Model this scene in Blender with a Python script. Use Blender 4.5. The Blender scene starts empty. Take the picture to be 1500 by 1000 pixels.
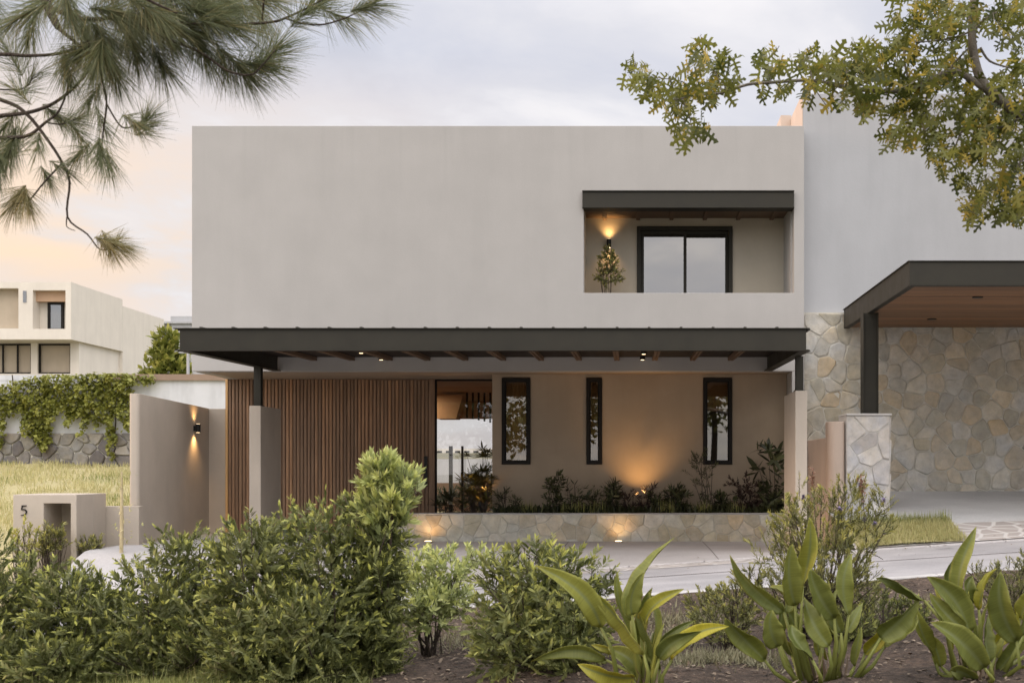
import bpy, bmesh, math, random
import numpy as np
from mathutils import Vector
random.seed(7); rng = np.random.default_rng(7)
S = bpy.context.scene; C = S.collection; R = math.radians
# ------------------------------------------------------------------ camera (rising-front view, eye 1.2 m above the carport floor)
F, VX, VY, CZ = 1720.0, 922.0, 686.0, 1.2
cam = bpy.data.objects.new('camera', bpy.data.cameras.new('camera')); C.objects.link(cam)
cam.location = (0, 0, CZ); cam.rotation_euler = (R(90), 0, 0)
cam.data.sensor_width = 36; cam.data.lens = F/1500*36
cam.data.shift_x = (750-VX)/1500; cam.data.shift_y = (VY-500)/1500
cam.data.dof.use_dof = True; cam.data.dof.focus_distance = 19; cam.data.dof.aperture_fstop = 6.3
cam.data.clip_end = 3000; cam.data.clip_start = .05
S.camera = cam
def X(px, Y): return (px-VX)*Y/F
def Z(py, Y): return CZ+(VY-py)*Y/F
def W(px, py, Y): return np.array([X(px, Y), Y, Z(py, Y)])
# ------------------------------------------------------------------ sky
SUN_EL, SUN_AZ = R(11), R(-93)                      # low sun to the left, just in front of the facade plane
sunv = Vector((math.sin(SUN_AZ)*math.cos(SUN_EL), math.cos(SUN_AZ)*math.cos(SUN_EL), math.sin(SUN_EL)))
w = bpy.data.worlds.new("World"); S.world = w; w.use_nodes = True
NT = w.node_tree; NT.nodes.clear()
def nd(nt, t, **k):
    n = nt.nodes.new(t)
    for a, v in k.items():
        if a.startswith('i_'):
            key = a[2:]; key = int(key) if key.isdigit() else key.replace('_', ' ')
            n.inputs[key].default_value = v
        else: setattr(n, a, v)
    return n
def ramp(nt, stops, interp='LINEAR'):
    n = nt.nodes.new('ShaderNodeValToRGB'); cr = n.color_ramp; cr.interpolation = interp
    while len(cr.elements) < len(stops): cr.elements.new(.5)
    for e, (p, c) in zip(cr.elements, stops):
        e.position = p; e.color = (*c, 1) if len(c) == 3 else c
    return n
def g(v): return (v, v, v)
L = NT.links.new
sky = nd(NT, 'ShaderNodeTexSky', sky_type='NISHITA', sun_disc=False, sun_elevation=SUN_EL, sun_rotation=SUN_AZ, altitude=1500, dust_density=2.0)
tc = nd(NT, 'ShaderNodeTexCoord'); sep = nd(NT, 'ShaderNodeSeparateXYZ'); L(tc.outputs['Generated'], sep.inputs[0])
zz = nd(NT, 'ShaderNodeMath', operation='ADD', i_1=.22); L(sep.outputs[2], zz.inputs[0])
zm = nd(NT, 'ShaderNodeMath', operation='MAXIMUM', i_1=.08); L(zz.outputs[0], zm.inputs[0])
dv = nd(NT, 'ShaderNodeVectorMath', operation='DIVIDE'); L(tc.outputs['Generated'], dv.inputs[0]); L(zm.outputs[0], dv.inputs[1])
n1 = nd(NT, 'ShaderNodeTexNoise', i_Scale=1.9, i_Detail=8, i_Roughness=.55, i_Distortion=.35); L(dv.outputs[0], n1.inputs['Vector'])
n2 = nd(NT, 'ShaderNodeTexNoise', i_Scale=.7, i_Detail=4, i_Roughness=.5); L(dv.outputs[0], n2.inputs['Vector'])
cl = ramp(NT, [(.30, (4.5, 4.65, 5.35)), (.44, (5.4, 5.5, 6.15)), (.54, (6.0, 6.0, 6.45)), (.64, (7.1, 6.95, 7.15)), (.75, (7.8, 7.6, 7.6))]); L(n1.outputs[0], cl.inputs[0])
mask = ramp(NT, [(.35, g(.80)), (.62, g(.96))]); L(n2.outputs[0], mask.inputs[0])
mx = nd(NT, 'ShaderNodeMix', data_type='RGBA'); L(mask.outputs[0], mx.inputs[0]); L(sky.outputs[0], mx.inputs[6]); L(cl.outputs[0], mx.inputs[7])
# sunset glow low in the west (left)
dt = nd(NT, 'ShaderNodeVectorMath', operation='DOT_PRODUCT'); L(tc.outputs['Generated'], dt.inputs[0]); dt.inputs[1].default_value = Vector((-.80, .58, .12)).normalized()
gl = ramp(NT, [(.60, g(0)), (.88, g(1))]); L(dt.outputs['Value'], gl.inputs[0])
lo = ramp(NT, [(.04, g(.65)), (.14, g(.62)), (.19, g(.95)), (.25, g(.6)), (.33, g(0))]); L(sep.outputs[2], lo.inputs[0])
gm = nd(NT, 'ShaderNodeMath', operation='MULTIPLY'); L(gl.outputs[0], gm.inputs[0]); L(lo.outputs[0], gm.inputs[1])
gn = ramp(NT, [(.36, g(1.15)), (.50, g(.85)), (.60, g(.25))]); L(n1.outputs[0], gn.inputs[0])
gm2 = nd(NT, 'ShaderNodeMath', operation='MULTIPLY', use_clamp=True); L(gm.outputs[0], gm2.inputs[0]); L(gn.outputs[0], gm2.inputs[1])
mg = nd(NT, 'ShaderNodeMix', data_type='RGBA'); L(gm2.outputs[0], mg.inputs[0]); L(mx.outputs[2], mg.inputs[6]); mg.inputs[7].default_value = (8.3, 6.3, 4.5, 1)
# the eastern half of the sky (behind the photographer) is the brighter one
bk = ramp(NT, [(.30, (1.78, 1.71, 1.60)), (.55, g(1.0))])
bm_ = nd(NT, 'ShaderNodeMapRange', i_1=-1.0, i_2=1.0); L(sep.outputs[1], bm_.inputs[0]); L(bm_.outputs[0], bk.inputs[0])
mul = nd(NT, 'ShaderNodeVectorMath', operation='MULTIPLY'); L(mg.outputs[2], mul.inputs[0]); L(bk.outputs[0], mul.inputs[1])
zn = ramp(NT, [(.36, g(1.0)), (.72, (2.75, 2.64, 2.46))]); L(sep.outputs[2], zn.inputs[0])         # thinner cloud overhead
mul2 = nd(NT, 'ShaderNodeVectorMath', operation='MULTIPLY'); L(mul.outputs[0], mul2.inputs[0]); L(zn.outputs[0], mul2.inputs[1])
bg = nd(NT, 'ShaderNodeBackground', i_Strength=.1); L(mul2.outputs[0], bg.inputs[0])
wo = nd(NT, 'ShaderNodeOutputWorld'); L(bg.outputs[0], wo.inputs[0])
sl = bpy.data.lights.new('sun', 'SUN'); sl.energy = 1.15; sl.angle = R(18); sl.color = (1, .62, .38)
so = bpy.data.objects.new('sun', sl); C.objects.link(so); so.rotation_euler = sunv.to_track_quat('Z', 'Y').to_euler()
S.view_settings.view_transform = 'Standard'; S.view_settings.look = 'None'; S.view_settings.gamma = 1; S.view_settings.exposure = 0.42
S.cycles.max_bounces = 8; S.cycles.transparent_max_bounces = 12; S.cycles.diffuse_bounces = 4
S.cycles.sample_clamp_indirect = 4
# ------------------------------------------------------------------ materials
MATS = {}
def mat(name):
    m = bpy.data.materials.new(name); m.use_nodes = True; MATS[name] = m
    nt = m.node_tree; b = nt.nodes['Principled BSDF']
    return m, nt, b
def noise_mix(nt, c1, c2, scale, detail=6, coord='Object', lo=.35, hi=.65, stretch=None, rough=.6):
    t = nd(nt, 'ShaderNodeTexCoord'); n = nd(nt, 'ShaderNodeTexNoise', i_Scale=scale, i_Detail=detail, i_Roughness=rough)
    src = t.outputs[coord]
    if stretch:
        mp = nd(nt, 'ShaderNodeMapping'); mp.inputs['Scale'].default_value = stretch; nt.links.new(src, mp.inputs[0]); src = mp.outputs[0]
    nt.links.new(src, n.inputs['Vector'])
    r = ramp(nt, [(lo, c1), (hi, c2)]); nt.links.new(n.outputs[0], r.inputs[0])
    return r.outputs[0], n, src
def bump(nt, b, h, strength=.3, dist=.01):
    bp = nd(nt, 'ShaderNodeBump', i_Strength=strength, i_Distance=dist); nt.links.new(h, bp.inputs['Height']); nt.links.new(bp.outputs[0], b.inputs['Normal'])
def mulc(nt, a, b_, fac=1.0):
    m = nd(nt, 'ShaderNodeMix', data_type='RGBA', blend_type='MULTIPLY'); m.inputs[0].default_value = fac
    nt.links.new(a, m.inputs[6]); nt.links.new(b_, m.inputs[7]); return m.outputs[2]
def plaster(name, c, var=.05, streak=.05, bs=.25, drip=None):
    m, nt, b = mat(name)
    c1 = tuple(v*(1-var) for v in c); c2 = tuple(min(1, v*(1+var)) for v in c)
    a, n, src = noise_mix(nt, c1, c2, 1.3, 8)
    s, _, _ = noise_mix(nt, g(1-streak), g(1), .9, 5, stretch=(2.6, 2.6, .35), lo=.38, hi=.58)
    f, n3, _ = noise_mix(nt, g(.97), g(1.0), 60, 3)
    if drip:                                                        # rain streaks running down from the parapet
        d_, _, sr = noise_mix(nt, g(.94), g(1), 1.0, 5, stretch=(3.7, 3.7, .16), lo=.33, hi=.47)
        sp_ = nd(nt, 'ShaderNodeSeparateXYZ'); tcc = nd(nt, 'ShaderNodeTexCoord'); nt.links.new(tcc.outputs['Object'], sp_.inputs[0])
        mr = nd(nt, 'ShaderNodeMapRange', i_1=drip[0]-drip[1], i_2=drip[0]); nt.links.new(sp_.outputs[2], mr.inputs[0])
        mm = nd(nt, 'ShaderNodeMix', data_type='RGBA'); nt.links.new(mr.outputs[0], mm.inputs[0]); mm.inputs[6].default_value = (1, 1, 1, 1); nt.links.new(d_, mm.inputs[7]); s = mulc(nt, s, mm.outputs[2])
    nt.links.new(mulc(nt, mulc(nt, a, s), f), b.inputs['Base Color']); b.inputs['Roughness'].default_value = .92
    n4 = nd(nt, 'ShaderNodeTexNoise', i_Scale=35, i_Detail=5); nt.links.new(src, n4.inputs['Vector'])
    bump(nt, b, n4.outputs[0], bs, .006); return m
plaster('plaster_warm', (.432, .423, .410), var=.03, streak=.03, drip=(7.03, 1.6))
plaster('plaster_low', (.49, .435, .37), var=.06)
plaster('plaster_white', (.435, .445, .462), var=.03, streak=.045, drip=(7.67, 2.2))
plaster('plaster_sunglow', (.60, .49, .41))  # peach of the low sunset glow on left-facing walls, put into the colour
plaster('plaster_cream', (.74, .69, .61), var=.03)
plaster('white_block', (.66, .68, .73), var=.06, streak=.12)
plaster('concrete_coping', (.30, .22, .17))
plaster('plaster_shaded', (.40, .32, .235), var=.06)  # darker plaster copy, with the carport's shade and warm lamplight put into its colour
plaster('plaster_balcony', (.55, .50, .41))
plaster('peach_lining', (.52, .35, .23))
plaster('interior_plaster', (.50, .36, .25))
plaster('interior_beige', (.50, .42, .32))
plaster('curtain_cloth', (.60, .42, .25), var=.03)
plaster('garden_brick', (.33, .19, .12), var=.2)
def metal(name, c, rough=.45, met=.35):
    m, nt, b = mat(name)
    a, n, src = noise_mix(nt, tuple(v*.85 for v in c), tuple(v*1.15 for v in c), 3, 6)
    nt.links.new(a, b.inputs['Base Color']); b.inputs['Metallic'].default_value = met
    b.inputs['Specular IOR Level'].default_value = .3
    r = ramp(nt, [(.3, g(rough-.08)), (.7, g(rough+.1))]); nt.links.new(n.outputs[0], r.inputs[0]); nt.links.new(r.outputs[0], b.inputs['Roughness'])
    return m
metal('dark_steel', (.030, .028, .021), .6, 0)
metal('dark_bronze', (.010, .008, .006), .6, 0)
metal('rafter_paint', (.15, .10, .065), .6, 0)
metal('roof_underside', (.022, .017, .014), .7, 0)
metal('fitting_black', (.02, .02, .02), .4, .3)
metal('chrome_fitting', (.45, .42, .38), .3, .9)
def wood(name, c1, c2, axis='z', rough=.55):
    m, nt, b = mat(name)
    st = {'z': (14, 14, .7), 'x': (.7, 9, 14)}[axis]
    a, n, src = noise_mix(nt, c1, c2, 2.2, 8, stretch=st, lo=.3, hi=.7)
    at = nd(nt, 'ShaderNodeAttribute', attribute_name='tint')
    r = ramp(nt, [(0, g(.55)), (.5, g(.95)), (1, (1.4, 1.28, 1.12))]); nt.links.new(at.outputs['Fac'], r.inputs[0])
    nt.links.new(mulc(nt, a, r.outputs[0]), b.inputs['Base Color']); b.inputs['Roughness'].default_value = rough
    bump(nt, b, n.outputs[0], .2, .003); return m
wood('slat_wood', (.23, .137, .080), (.43, .275, .172))
wood('trim_wood', (.42, .27, .12), (.55, .37, .18))
wood('soffit_wood', (.17, .085, .04), (.28, .15, .075), 'x')
def stone(name, base, cols, mortar=False):
    m, nt, b = mat(name)
    at = nd(nt, 'ShaderNodeAttribute', attribute_name='tint')
    r = ramp(nt, [(i/(len(cols)-1), c) for i, c in enumerate(cols)]); nt.links.new(at.outputs['Fac'], r.inputs[0])
    a, n, src = noise_mix(nt, g(.80), g(1.14), 7, 9, rough=.68)
    a2, n2_, _ = noise_mix(nt, (1.06, 1.0, .88), (.97, 1, 1.04), 2.2, 6)
    nt.links.new(mulc(nt, mulc(nt, r.outputs[0], a), a2), b.inputs['Base Color']); b.inputs['Roughness'].default_value = .88
    bump(nt, b, n.outputs[0], .7, .02); return m
stone('stone_neighbour', None, [(.38, .365, .32), (.46, .43, .36), (.53, .515, .48), (.42, .405, .365), (.49, .405, .29), (.56, .535, .475)])
stone('stone_planter', None, [(.46, .45, .38), (.42, .36, .27), (.55, .54, .48), (.46, .43, .35), (.60, .58, .53), (.52, .45, .34)])
stone('stone_pale', None, [(.60, .58, .57), (.46, .45, .46), (.68, .66, .64), (.52, .52, .54)])
stone('stone_dark', None, [(.20, .19, .19), (.30, .29, .28), (.14, .13, .14), (.38, .36, .34)])
plaster('mortar', (.56, .54, .48), var=.1); plaster('mortar_pale', (.62, .61, .59), var=.1)
def simple(name, c1, c2, scale, rough=.9, bs=.4, bd=.01, spec=None, fine=None):
    m, nt, b = mat(name); a, n, src = noise_mix(nt, c1, c2, scale, 10, rough=.65)
    if fine:
        f, nf, _ = noise_mix(nt, g(fine[1]), g(fine[2]), fine[0], 4); a = mulc(nt, a, f)
    nt.links.new(a, b.inputs['Base Color']); b.inputs['Roughness'].default_value = rough
    n5 = nd(nt, 'ShaderNodeTexNoise', i_Scale=scale*12, i_Detail=6); nt.links.new(src, n5.inputs['Vector']); bump(nt, b, n5.outputs[0], bs, bd); return m
simple('asphalt', (.30, .30, .315), (.42, .415, .43), .8, .75, .35, .006, fine=(90, .82, 1.1))
mA = MATS['asphalt']; ntA = mA.node_tree; bA = ntA.nodes['Principled BSDF']; lk = bA.inputs['Base Color'].links[0].from_socket
wv, _, _ = noise_mix(ntA, g(.84), g(1.03), .9, 6, stretch=(.12, 2.2, 1), lo=.36, hi=.6)     # worn wheel tracks along the street
sp2, _, _ = noise_mix(ntA, g(.72), g(1), 1.6, 3, lo=.27, hi=.33); ntA.links.new(mulc(ntA, mulc(ntA, lk, wv), sp2), bA.inputs['Base Color'])
simple('paving', (.38, .37, .375), (.47, .46, .465), .7, .8, .2, .004, fine=(40, .9, 1.05))
simple('drive_concrete', (.42, .43, .44), (.54, .55, .555), .6, .8, .2, .004, fine=(40, .9, 1.05))
simple('kerb_stone', (.36, .36, .36), (.5, .5, .5), 2, .85, .3, .006)
simple('soil', (.04, .027, .019), (.105, .073, .053), 3, .95, 1.0, .05, fine=(26, .5, 1.4))
simple('lot_soil', (.30, .27, .13), (.42, .37, .20), .5, .95, .6, .05)
simple('far_ground', (.10, .10, .05), (.17, .15, .08), .05, .95, .2, .05)
simple('bark', (.045, .033, .025), (.10, .078, .06), 9, .95, .9, .02)
simple('bark_grey', (.13, .115, .095), (.22, .20, .17), 9, .95, .7, .01)
simple('dry_straw', (.42, .35, .20), (.58, .50, .32), 4, .9, .1)
simple('terracotta', (.30, .14, .08), (.38, .19, .11), 4, .85, .1)
def cobble(name, scale, stonec, joint):
    m, nt, b = mat(name); t = nd(nt, 'ShaderNodeTexCoord')
    mp = nd(nt, 'ShaderNodeMapping'); mp.inputs['Scale'].default_value = (scale*.62, scale, scale); nt.links.new(t.outputs['Object'], mp.inputs[0])
    v = nd(nt, 'ShaderNodeTexVoronoi', feature='DISTANCE_TO_EDGE', i_Scale=1, voronoi_dimensions='2D'); nt.links.new(mp.outputs[0], v.inputs['Vector'])
    v2 = nd(nt, 'ShaderNodeTexVoronoi', i_Scale=1, voronoi_dimensions='2D'); nt.links.new(mp.outputs[0], v2.inputs['Vector'])
    r = ramp(nt, [(.05, g(0)), (.11, g(1))]); nt.links.new(v.outputs['Distance'], r.inputs[0])
    rc = ramp(nt, [(0, tuple(x*.75 for x in stonec)), (1, tuple(x*1.2 for x in stonec))]); nt.links.new(v2.outputs['Color'], rc.inputs[0])
    mxx = nd(nt, 'ShaderNodeMix', data_type='RGBA'); nt.links.new(r.outputs[0], mxx.inputs[0]); mxx.inputs[6].default_value = (*joint, 1); nt.links.new(rc.outputs[0], mxx.inputs[7])
    nt.links.new(mxx.outputs[2], b.inputs['Base Color']); b.inputs['Roughness'].default_value = .8; bump(nt, b, r.outputs[0], .5, .015)
cobble('cobble_strip', 4.5, (.36, .335, .32), (.52, .51, .50))
def leafmat(name, dark, light, tipc, rough=.45, trans=.25, spec=.4, vein=0):
    m = bpy.data.materials.new(name); m.use_nodes = True; MATS[name] = m; nt = m.node_tree; b = nt.nodes['Principled BSDF']
    at = nd(nt, 'ShaderNodeAttribute', attribute_name='tint'); tp = nd(nt, 'ShaderNodeAttribute', attribute_name='tip')
    r = ramp(nt, [(0, dark), (1, light)]); nt.links.new(at.outputs['Fac'], r.inputs[0])
    mm = nd(nt, 'ShaderNodeMix', data_type='RGBA'); nt.links.new(tp.outputs['Fac'], mm.inputs[0]); nt.links.new(r.outputs[0], mm.inputs[6]); mm.inputs[7].default_value = (*tipc, 1)
    col = mm.outputs[2]
    if vein:
        vv = nd(nt, 'ShaderNodeAttribute', attribute_name='vein')
        # side veins: fine parallel lines across the blade, from the blade's own along/across coordinates
        wv = nd(nt, 'ShaderNodeTexNoise', i_Scale=1, i_Detail=3); al = nd(nt, 'ShaderNodeAttribute', attribute_name='along')
        ml = nd(nt, 'ShaderNodeMath', operation='MULTIPLY', i_1=46.0); nt.links.new(al.outputs['Fac'], ml.inputs[0])
        cb = nd(nt, 'ShaderNodeCombineXYZ'); nt.links.new(ml.outputs[0], cb.inputs[0]); nt.links.new(at.outputs['Fac'], cb.inputs[1])
        nt.links.new(cb.outputs[0], wv.inputs['Vector'])
        rv = ramp(nt, [(.3, g(.86)), (.7, g(1.10))]); nt.links.new(wv.outputs[0], rv.inputs[0]); col = mulc(nt, col, rv.outputs[0])
        m2 = nd(nt, 'ShaderNodeMix', data_type='RGBA'); nt.links.new(vv.outputs['Fac'], m2.inputs[0]); nt.links.new(col, m2.inputs[6]); m2.inputs[7].default_value = (.26, .30, .13, 1); col = m2.outputs[2]
    nt.links.new(col, b.inputs['Base Color']); b.inputs['Roughness'].default_value = rough; b.inputs['Specular IOR Level'].default_value = spec
    tr = nd(nt, 'ShaderNodeBsdfTranslucent'); nt.links.new(col, tr.inputs[0])
    ms = nd(nt, 'ShaderNodeMixShader', i_0=trans); nt.links.new(b.outputs[0], ms.inputs[1]); nt.links.new(tr.outputs[0], ms.inputs[2])
    nt.links.new(ms.outputs[0], nt.nodes['Material Output'].inputs[0]); return m
leafmat('leaf_hedge', (.085, .105, .030), (.285, .31, .125), (.56, .58, .15), trans=.36)
leafmat('leaf_pale', (.31, .37, .15), (.53, .57, .28), (.66, .69, .24))
leafmat('leaf_twiggy', (.13, .14, .05), (.30, .30, .12), (.46, .43, .11))
leafmat('leaf_strelitzia', (.15, .185, .045), (.35, .375, .10), (.58, .52, .05), rough=.42, trans=.38, spec=.4, vein=1)
leafmat('leaf_oak', (.055, .072, .016), (.235, .24, .05), (.46, .35, .06), trans=.5)
leafmat('needle_pine', (.11, .135, .065), (.25, .275, .14), (.50, .38, .17), trans=.4)
leafmat('leaf_ivy', (.13, .155, .025), (.27, .29, .06), (.40, .38, .09), trans=.3)
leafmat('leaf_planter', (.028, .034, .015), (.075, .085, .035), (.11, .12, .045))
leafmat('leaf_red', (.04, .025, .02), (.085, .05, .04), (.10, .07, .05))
leafmat('leaf_palm', (.05, .055, .015), (.11, .11, .03), (.19, .15, .04), trans=.3)
leafmat('grass_green', (.15, .19, .055), (.31, .34, .11), (.44, .40, .18), rough=.6, trans=.3)
leafmat('grass_dry', (.29, .30, .12), (.49, .475, .22), (.66, .59, .35), rough=.7, trans=.3)
leafmat('flower_purple', (.12, .10, .20), (.22, .19, .34), (.30, .25, .40))
leafmat('flower_dusty', (.20, .10, .07), (.34, .19, .13), (.40, .25, .17))
leafmat('litter', (.07, .048, .033), (.24, .18, .125), (.36, .30, .23), rough=.9, trans=0)
leafmat('weed_leaf', (.10, .10, .055), (.24, .235, .14), (.38, .34, .22), rough=.7)
def glass(name, refl, tint=(.9, .9, .9)):
    m = bpy.data.materials.new(name); m.use_nodes = True; MATS[name] = m; nt = m.node_tree; nt.nodes.remove(nt.nodes['Principled BSDF'])
    tr = nd(nt, 'ShaderNodeBsdfTransparent'); tr.inputs[0].default_value = (*tint, 1)
    gs = nd(nt, 'ShaderNodeBsdfGlossy', i_Roughness=.01); gs.inputs[0].default_value = (.95, .95, .95, 1)
    lw = nd(nt, 'ShaderNodeLayerWeight', i_Blend=.25); r = ramp(nt, [(0, g(refl)), (1, g(1))]); nt.links.new(lw.outputs['Fresnel'], r.inputs[0])
    ms = nd(nt, 'ShaderNodeMixShader'); nt.links.new(r.outputs[0], ms.inputs[0]); nt.links.new(tr.outputs[0], ms.inputs[1]); nt.links.new(gs.outputs[0], ms.inputs[2])
    nt.links.new(ms.outputs[0], nt.nodes['Material Output'].inputs[0])
glass('glass_clear', .03); glass('glass_window', .085, (.8, .75, .66)); glass('glass_sky', .25, (.25, .25, .25)); glass('glass_far', .2, (.5, .5, .5))
def emit(name, c, s):
    m, nt, b = mat(name); b.inputs['Emission Color'].default_value = (*c, 1); b.inputs['Emission Strength'].default_value = s; b.inputs['Base Color'].default_value = (.8, .8, .8, 1)
emit('lamp_lens', (1, .70, .38), 3)
# ------------------------------------------------------------------ mesh helpers
class MB:
    def __init__(s): s.v = []; s.f = []; s.t = []
    def add(s, vs, fs, t=.5):
        o = len(s.v); s.v += [tuple(map(float, v)) for v in vs]; s.f += [tuple(i+o for i in f) for f in fs]; s.t += [t]*len(vs)
    def box(s, x0, x1, y0, y1, z0, z1, t=.5):
        s.add([(x0,y0,z0),(x1,y0,z0),(x1,y1,z0),(x0,y1,z0),(x0,y0,z1),(x1,y0,z1),(x1,y1,z1),(x0,y1,z1)],
              [(0,3,2,1),(4,5,6,7),(0,1,5,4),(1,2,6,5),(2,3,7,6),(3,0,4,7)], t)
    def slopebox(s, x0, x1, y0, y1, zb0, zb1, zt0, zt1, t=.5):      # heights at y0 / y1
        s.add([(x0,y0,zb0),(x1,y0,zb0),(x1,y1,zb1),(x0,y1,zb1),(x0,y0,zt0),(x1,y0,zt0),(x1,y1,zt1),(x0,y1,zt1)],
              [(0,3,2,1),(4,5,6,7),(0,1,5,4),(1,2,6,5),(2,3,7,6),(3,0,4,7)], t)
    def tube(s, pts, rad, n=7, t=.5, cap=True):
        pts = [Vector(p) for p in pts]; rad = rad if isinstance(rad, (list, tuple)) else [rad]*len(pts)
        vs = []; fs = []; up = Vector((.13, .31, .94))
        for i, p in enumerate(pts):
            d = (pts[min(i+1, len(pts)-1)]-pts[max(i-1, 0)]).normalized()
            u = d.cross(up); u = u.normalized() if u.length > 1e-3 else Vector((1, 0, 0)); v = d.cross(u)
            for k in range(n):
                a = 2*math.pi*k/n; vs.append(p+(u*math.cos(a)+v*math.sin(a))*rad[i])
        for i in range(len(pts)-1):
            for k in range(n): fs.append((i*n+k, i*n+(k+1) % n, (i+1)*n+(k+1) % n, (i+1)*n+k))
        if cap: fs.append(tuple(range(n))[::-1]); fs.append(tuple((len(pts)-1)*n+k for k in range(n)))
        s.add(vs, fs, t)
    def prism(s, poly, z0, z1, t=.5):                                # plan polygon (x,y)
        n = len(poly); s.add([(x, y, z0) for x, y in poly]+[(x, y, z1) for x, y in poly],
            [tuple(range(n))[::-1], tuple(range(n, 2*n))]+[(i, (i+1) % n, n+(i+1) % n, n+i) for i in range(n)], t)
    def build(s, name, m, parent=None, bevel=0, smooth=False, seg=2):
        me = bpy.data.meshes.new(name); me.from_pydata(s.v, [], s.f); me.update()
        a = me.attributes.new('tint', 'FLOAT', 'POINT'); a.data.foreach_set('value', np.array(s.t, dtype=np.float32))
        return link(name, me, m, parent, bevel, smooth, seg)
def link(name, me, m, parent=None, bevel=0, smooth=False, seg=2):
    for mm in (m if isinstance(m, list) else [m]): me.materials.append(MATS[mm])
    if smooth: me.polygons.foreach_set('use_smooth', [True]*len(me.polygons))
    o = bpy.data.objects.new(name, me); C.objects.link(o)
    if parent: o.parent = parent; o.matrix_parent_inverse = parent_inv(parent)
    if bevel:
        b = o.modifiers.new('bevel', 'BEVEL'); b.width = bevel; b.segments = seg; b.limit_method = 'ANGLE'; b.harden_normals = False
    return o
def world_loc(o):
    v = Vector(o.location)
    return v + (world_loc(o.parent) if o.parent and o.type == 'EMPTY' else Vector())
def parent_inv(p):
    from mathutils import Matrix
    return Matrix.Translation(-Vector(p.location)) if p.type == 'EMPTY' else Matrix.Identity(4)
def tag(o, label, cat, group=None, kind=None):
    o['label'] = label; o['category'] = cat
    if group: o['group'] = group
    if kind: o['kind'] = kind
    return o
def thing(name, label, cat, loc, group=None):
    o = bpy.data.objects.new(name, None); C.objects.link(o); o.location = loc; o.empty_display_size = .1
    return tag(o, label, cat, group)
def struct(name, mb, m, kind='structure', **k):
    o = mb.build(name, m, **k) if isinstance(mb, MB) else mb
    o['kind'] = kind; return o
def wall_holes(mb, x0, x1, z0, z1, holes, y0, y1, t=.5):
    """a slab between y0 and y1 with rectangular holes (hx0,hx1,hz0,hz1), shared vertices, reveals closed"""
    xs = sorted({x0, x1, *[h[0] for h in holes], *[h[1] for h in holes]}); zs = sorted({z0, z1, *[max(z0, h[2]) for h in holes], *[min(z1, h[3]) for h in holes]})
    solid = lambda i, j: 0 <= i < len(xs)-1 and 0 <= j < len(zs)-1 and not any(h[0] < (xs[i]+xs[i+1])/2 < h[1] and h[2] < (zs[j]+zs[j+1])/2 < h[3] for h in holes)
    idx = {}; vs = []; fs = []
    def V(i, j, k):
        if (i, j, k) not in idx: idx[(i, j, k)] = len(vs); vs.append((xs[i], (y0, y1)[k], zs[j]))
        return idx[(i, j, k)]
    for i in range(len(xs)-1):
        for j in range(len(zs)-1):
            if not solid(i, j): continue
            fs.append((V(i,j,0), V(i+1,j,0), V(i+1,j+1,0), V(i,j+1,0))); fs.append((V(i,j,1), V(i,j+1,1), V(i+1,j+1,1), V(i+1,j,1)))
            if not solid(i-1, j): fs.append((V(i,j,0), V(i,j+1,0), V(i,j+1,1), V(i,j,1)))
            if not solid(i+1, j): fs.append((V(i+1,j,0), V(i+1,j,1), V(i+1,j+1,1), V(i+1,j+1,0)))
            if not solid(i, j-1): fs.append((V(i,j,0), V(i,j,1), V(i+1,j,1), V(i+1,j,0)))
            if not solid(i, j+1): fs.append((V(i,j+1,0), V(i+1,j+1,0), V(i+1,j+1,1), V(i,j+1,1)))
    mb.add(vs, fs, t)
def frame_mb(x0, x1, z0, z1, y0, y1, w, mb=None):
    mb = mb or MB(); wall_holes(mb, x0, x1, z0, z1, [(x0+w, x1-w, z0+w, z1-w)], y0, y1); return mb
# numpy scatter: many copies of a small template as one mesh
def scatter(name, tv, tf, pos, U, V, N, m, parent=None, tint=None, tip=None, smooth=False):
    """tv: template verts (n,3) in (across, along, normal); pos (k,3); U,V,N (k,3) already scaled axes"""
    tv = np.asarray(tv, float); k = len(pos); n = len(tv)
    P = pos[:, None, :] + tv[None, :, 0:1]*U[:, None, :] + tv[None, :, 1:2]*V[:, None, :] + tv[None, :, 2:3]*N[:, None, :]
    P = P.reshape(-1, 3).astype(np.float32)
    cnt = np.array([len(f) for f in tf]); fl = np.concatenate([np.array(f) for f in tf])
    loops = (fl[None, :]+(np.arange(k)*n)[:, None]).reshape(-1).astype(np.int32)
    ls = np.tile(cnt, k); st = np.concatenate([[0], np.cumsum(ls)[:-1]]).astype(np.int32)
    me = bpy.data.meshes.new(name); me.vertices.add(len(P)); me.vertices.foreach_set('co', P.reshape(-1))
    me.loops.add(len(loops)); me.loops.foreach_set('vertex_index', loops)
    me.polygons.add(len(st)); me.polygons.foreach_set('loop_start', st); me.polygons.foreach_set('loop_total', ls.astype(np.int32))
    me.update(calc_edges=True)
    for nm, arr in (('tint', tint), ('tip', tip)):
        if arr is not None:
            a = me.attributes.new(nm, 'FLOAT', 'POINT'); a.data.foreach_set('value', np.repeat(np.asarray(arr, np.float32), n))
    return link(name, me, m, parent, 0, smooth)
def nrm(a): return a/np.maximum(np.linalg.norm(a, axis=-1, keepdims=True), 1e-9)
def frames(d, roll=None, up=(0, 0, 1)):
    """along d; returns U (across), V (along), N"""
    d = nrm(d); upv = np.tile(np.array(up, float), (len(d), 1)); upv += rng.normal(0, .05, upv.shape)
    U = nrm(np.cross(d, upv)); N = np.cross(U, d)
    if roll is not None:
        c, s = np.cos(roll)[:, None], np.sin(roll)[:, None]; U, N = U*c+N*s, N*c-U*s
    return U, d, N
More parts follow.
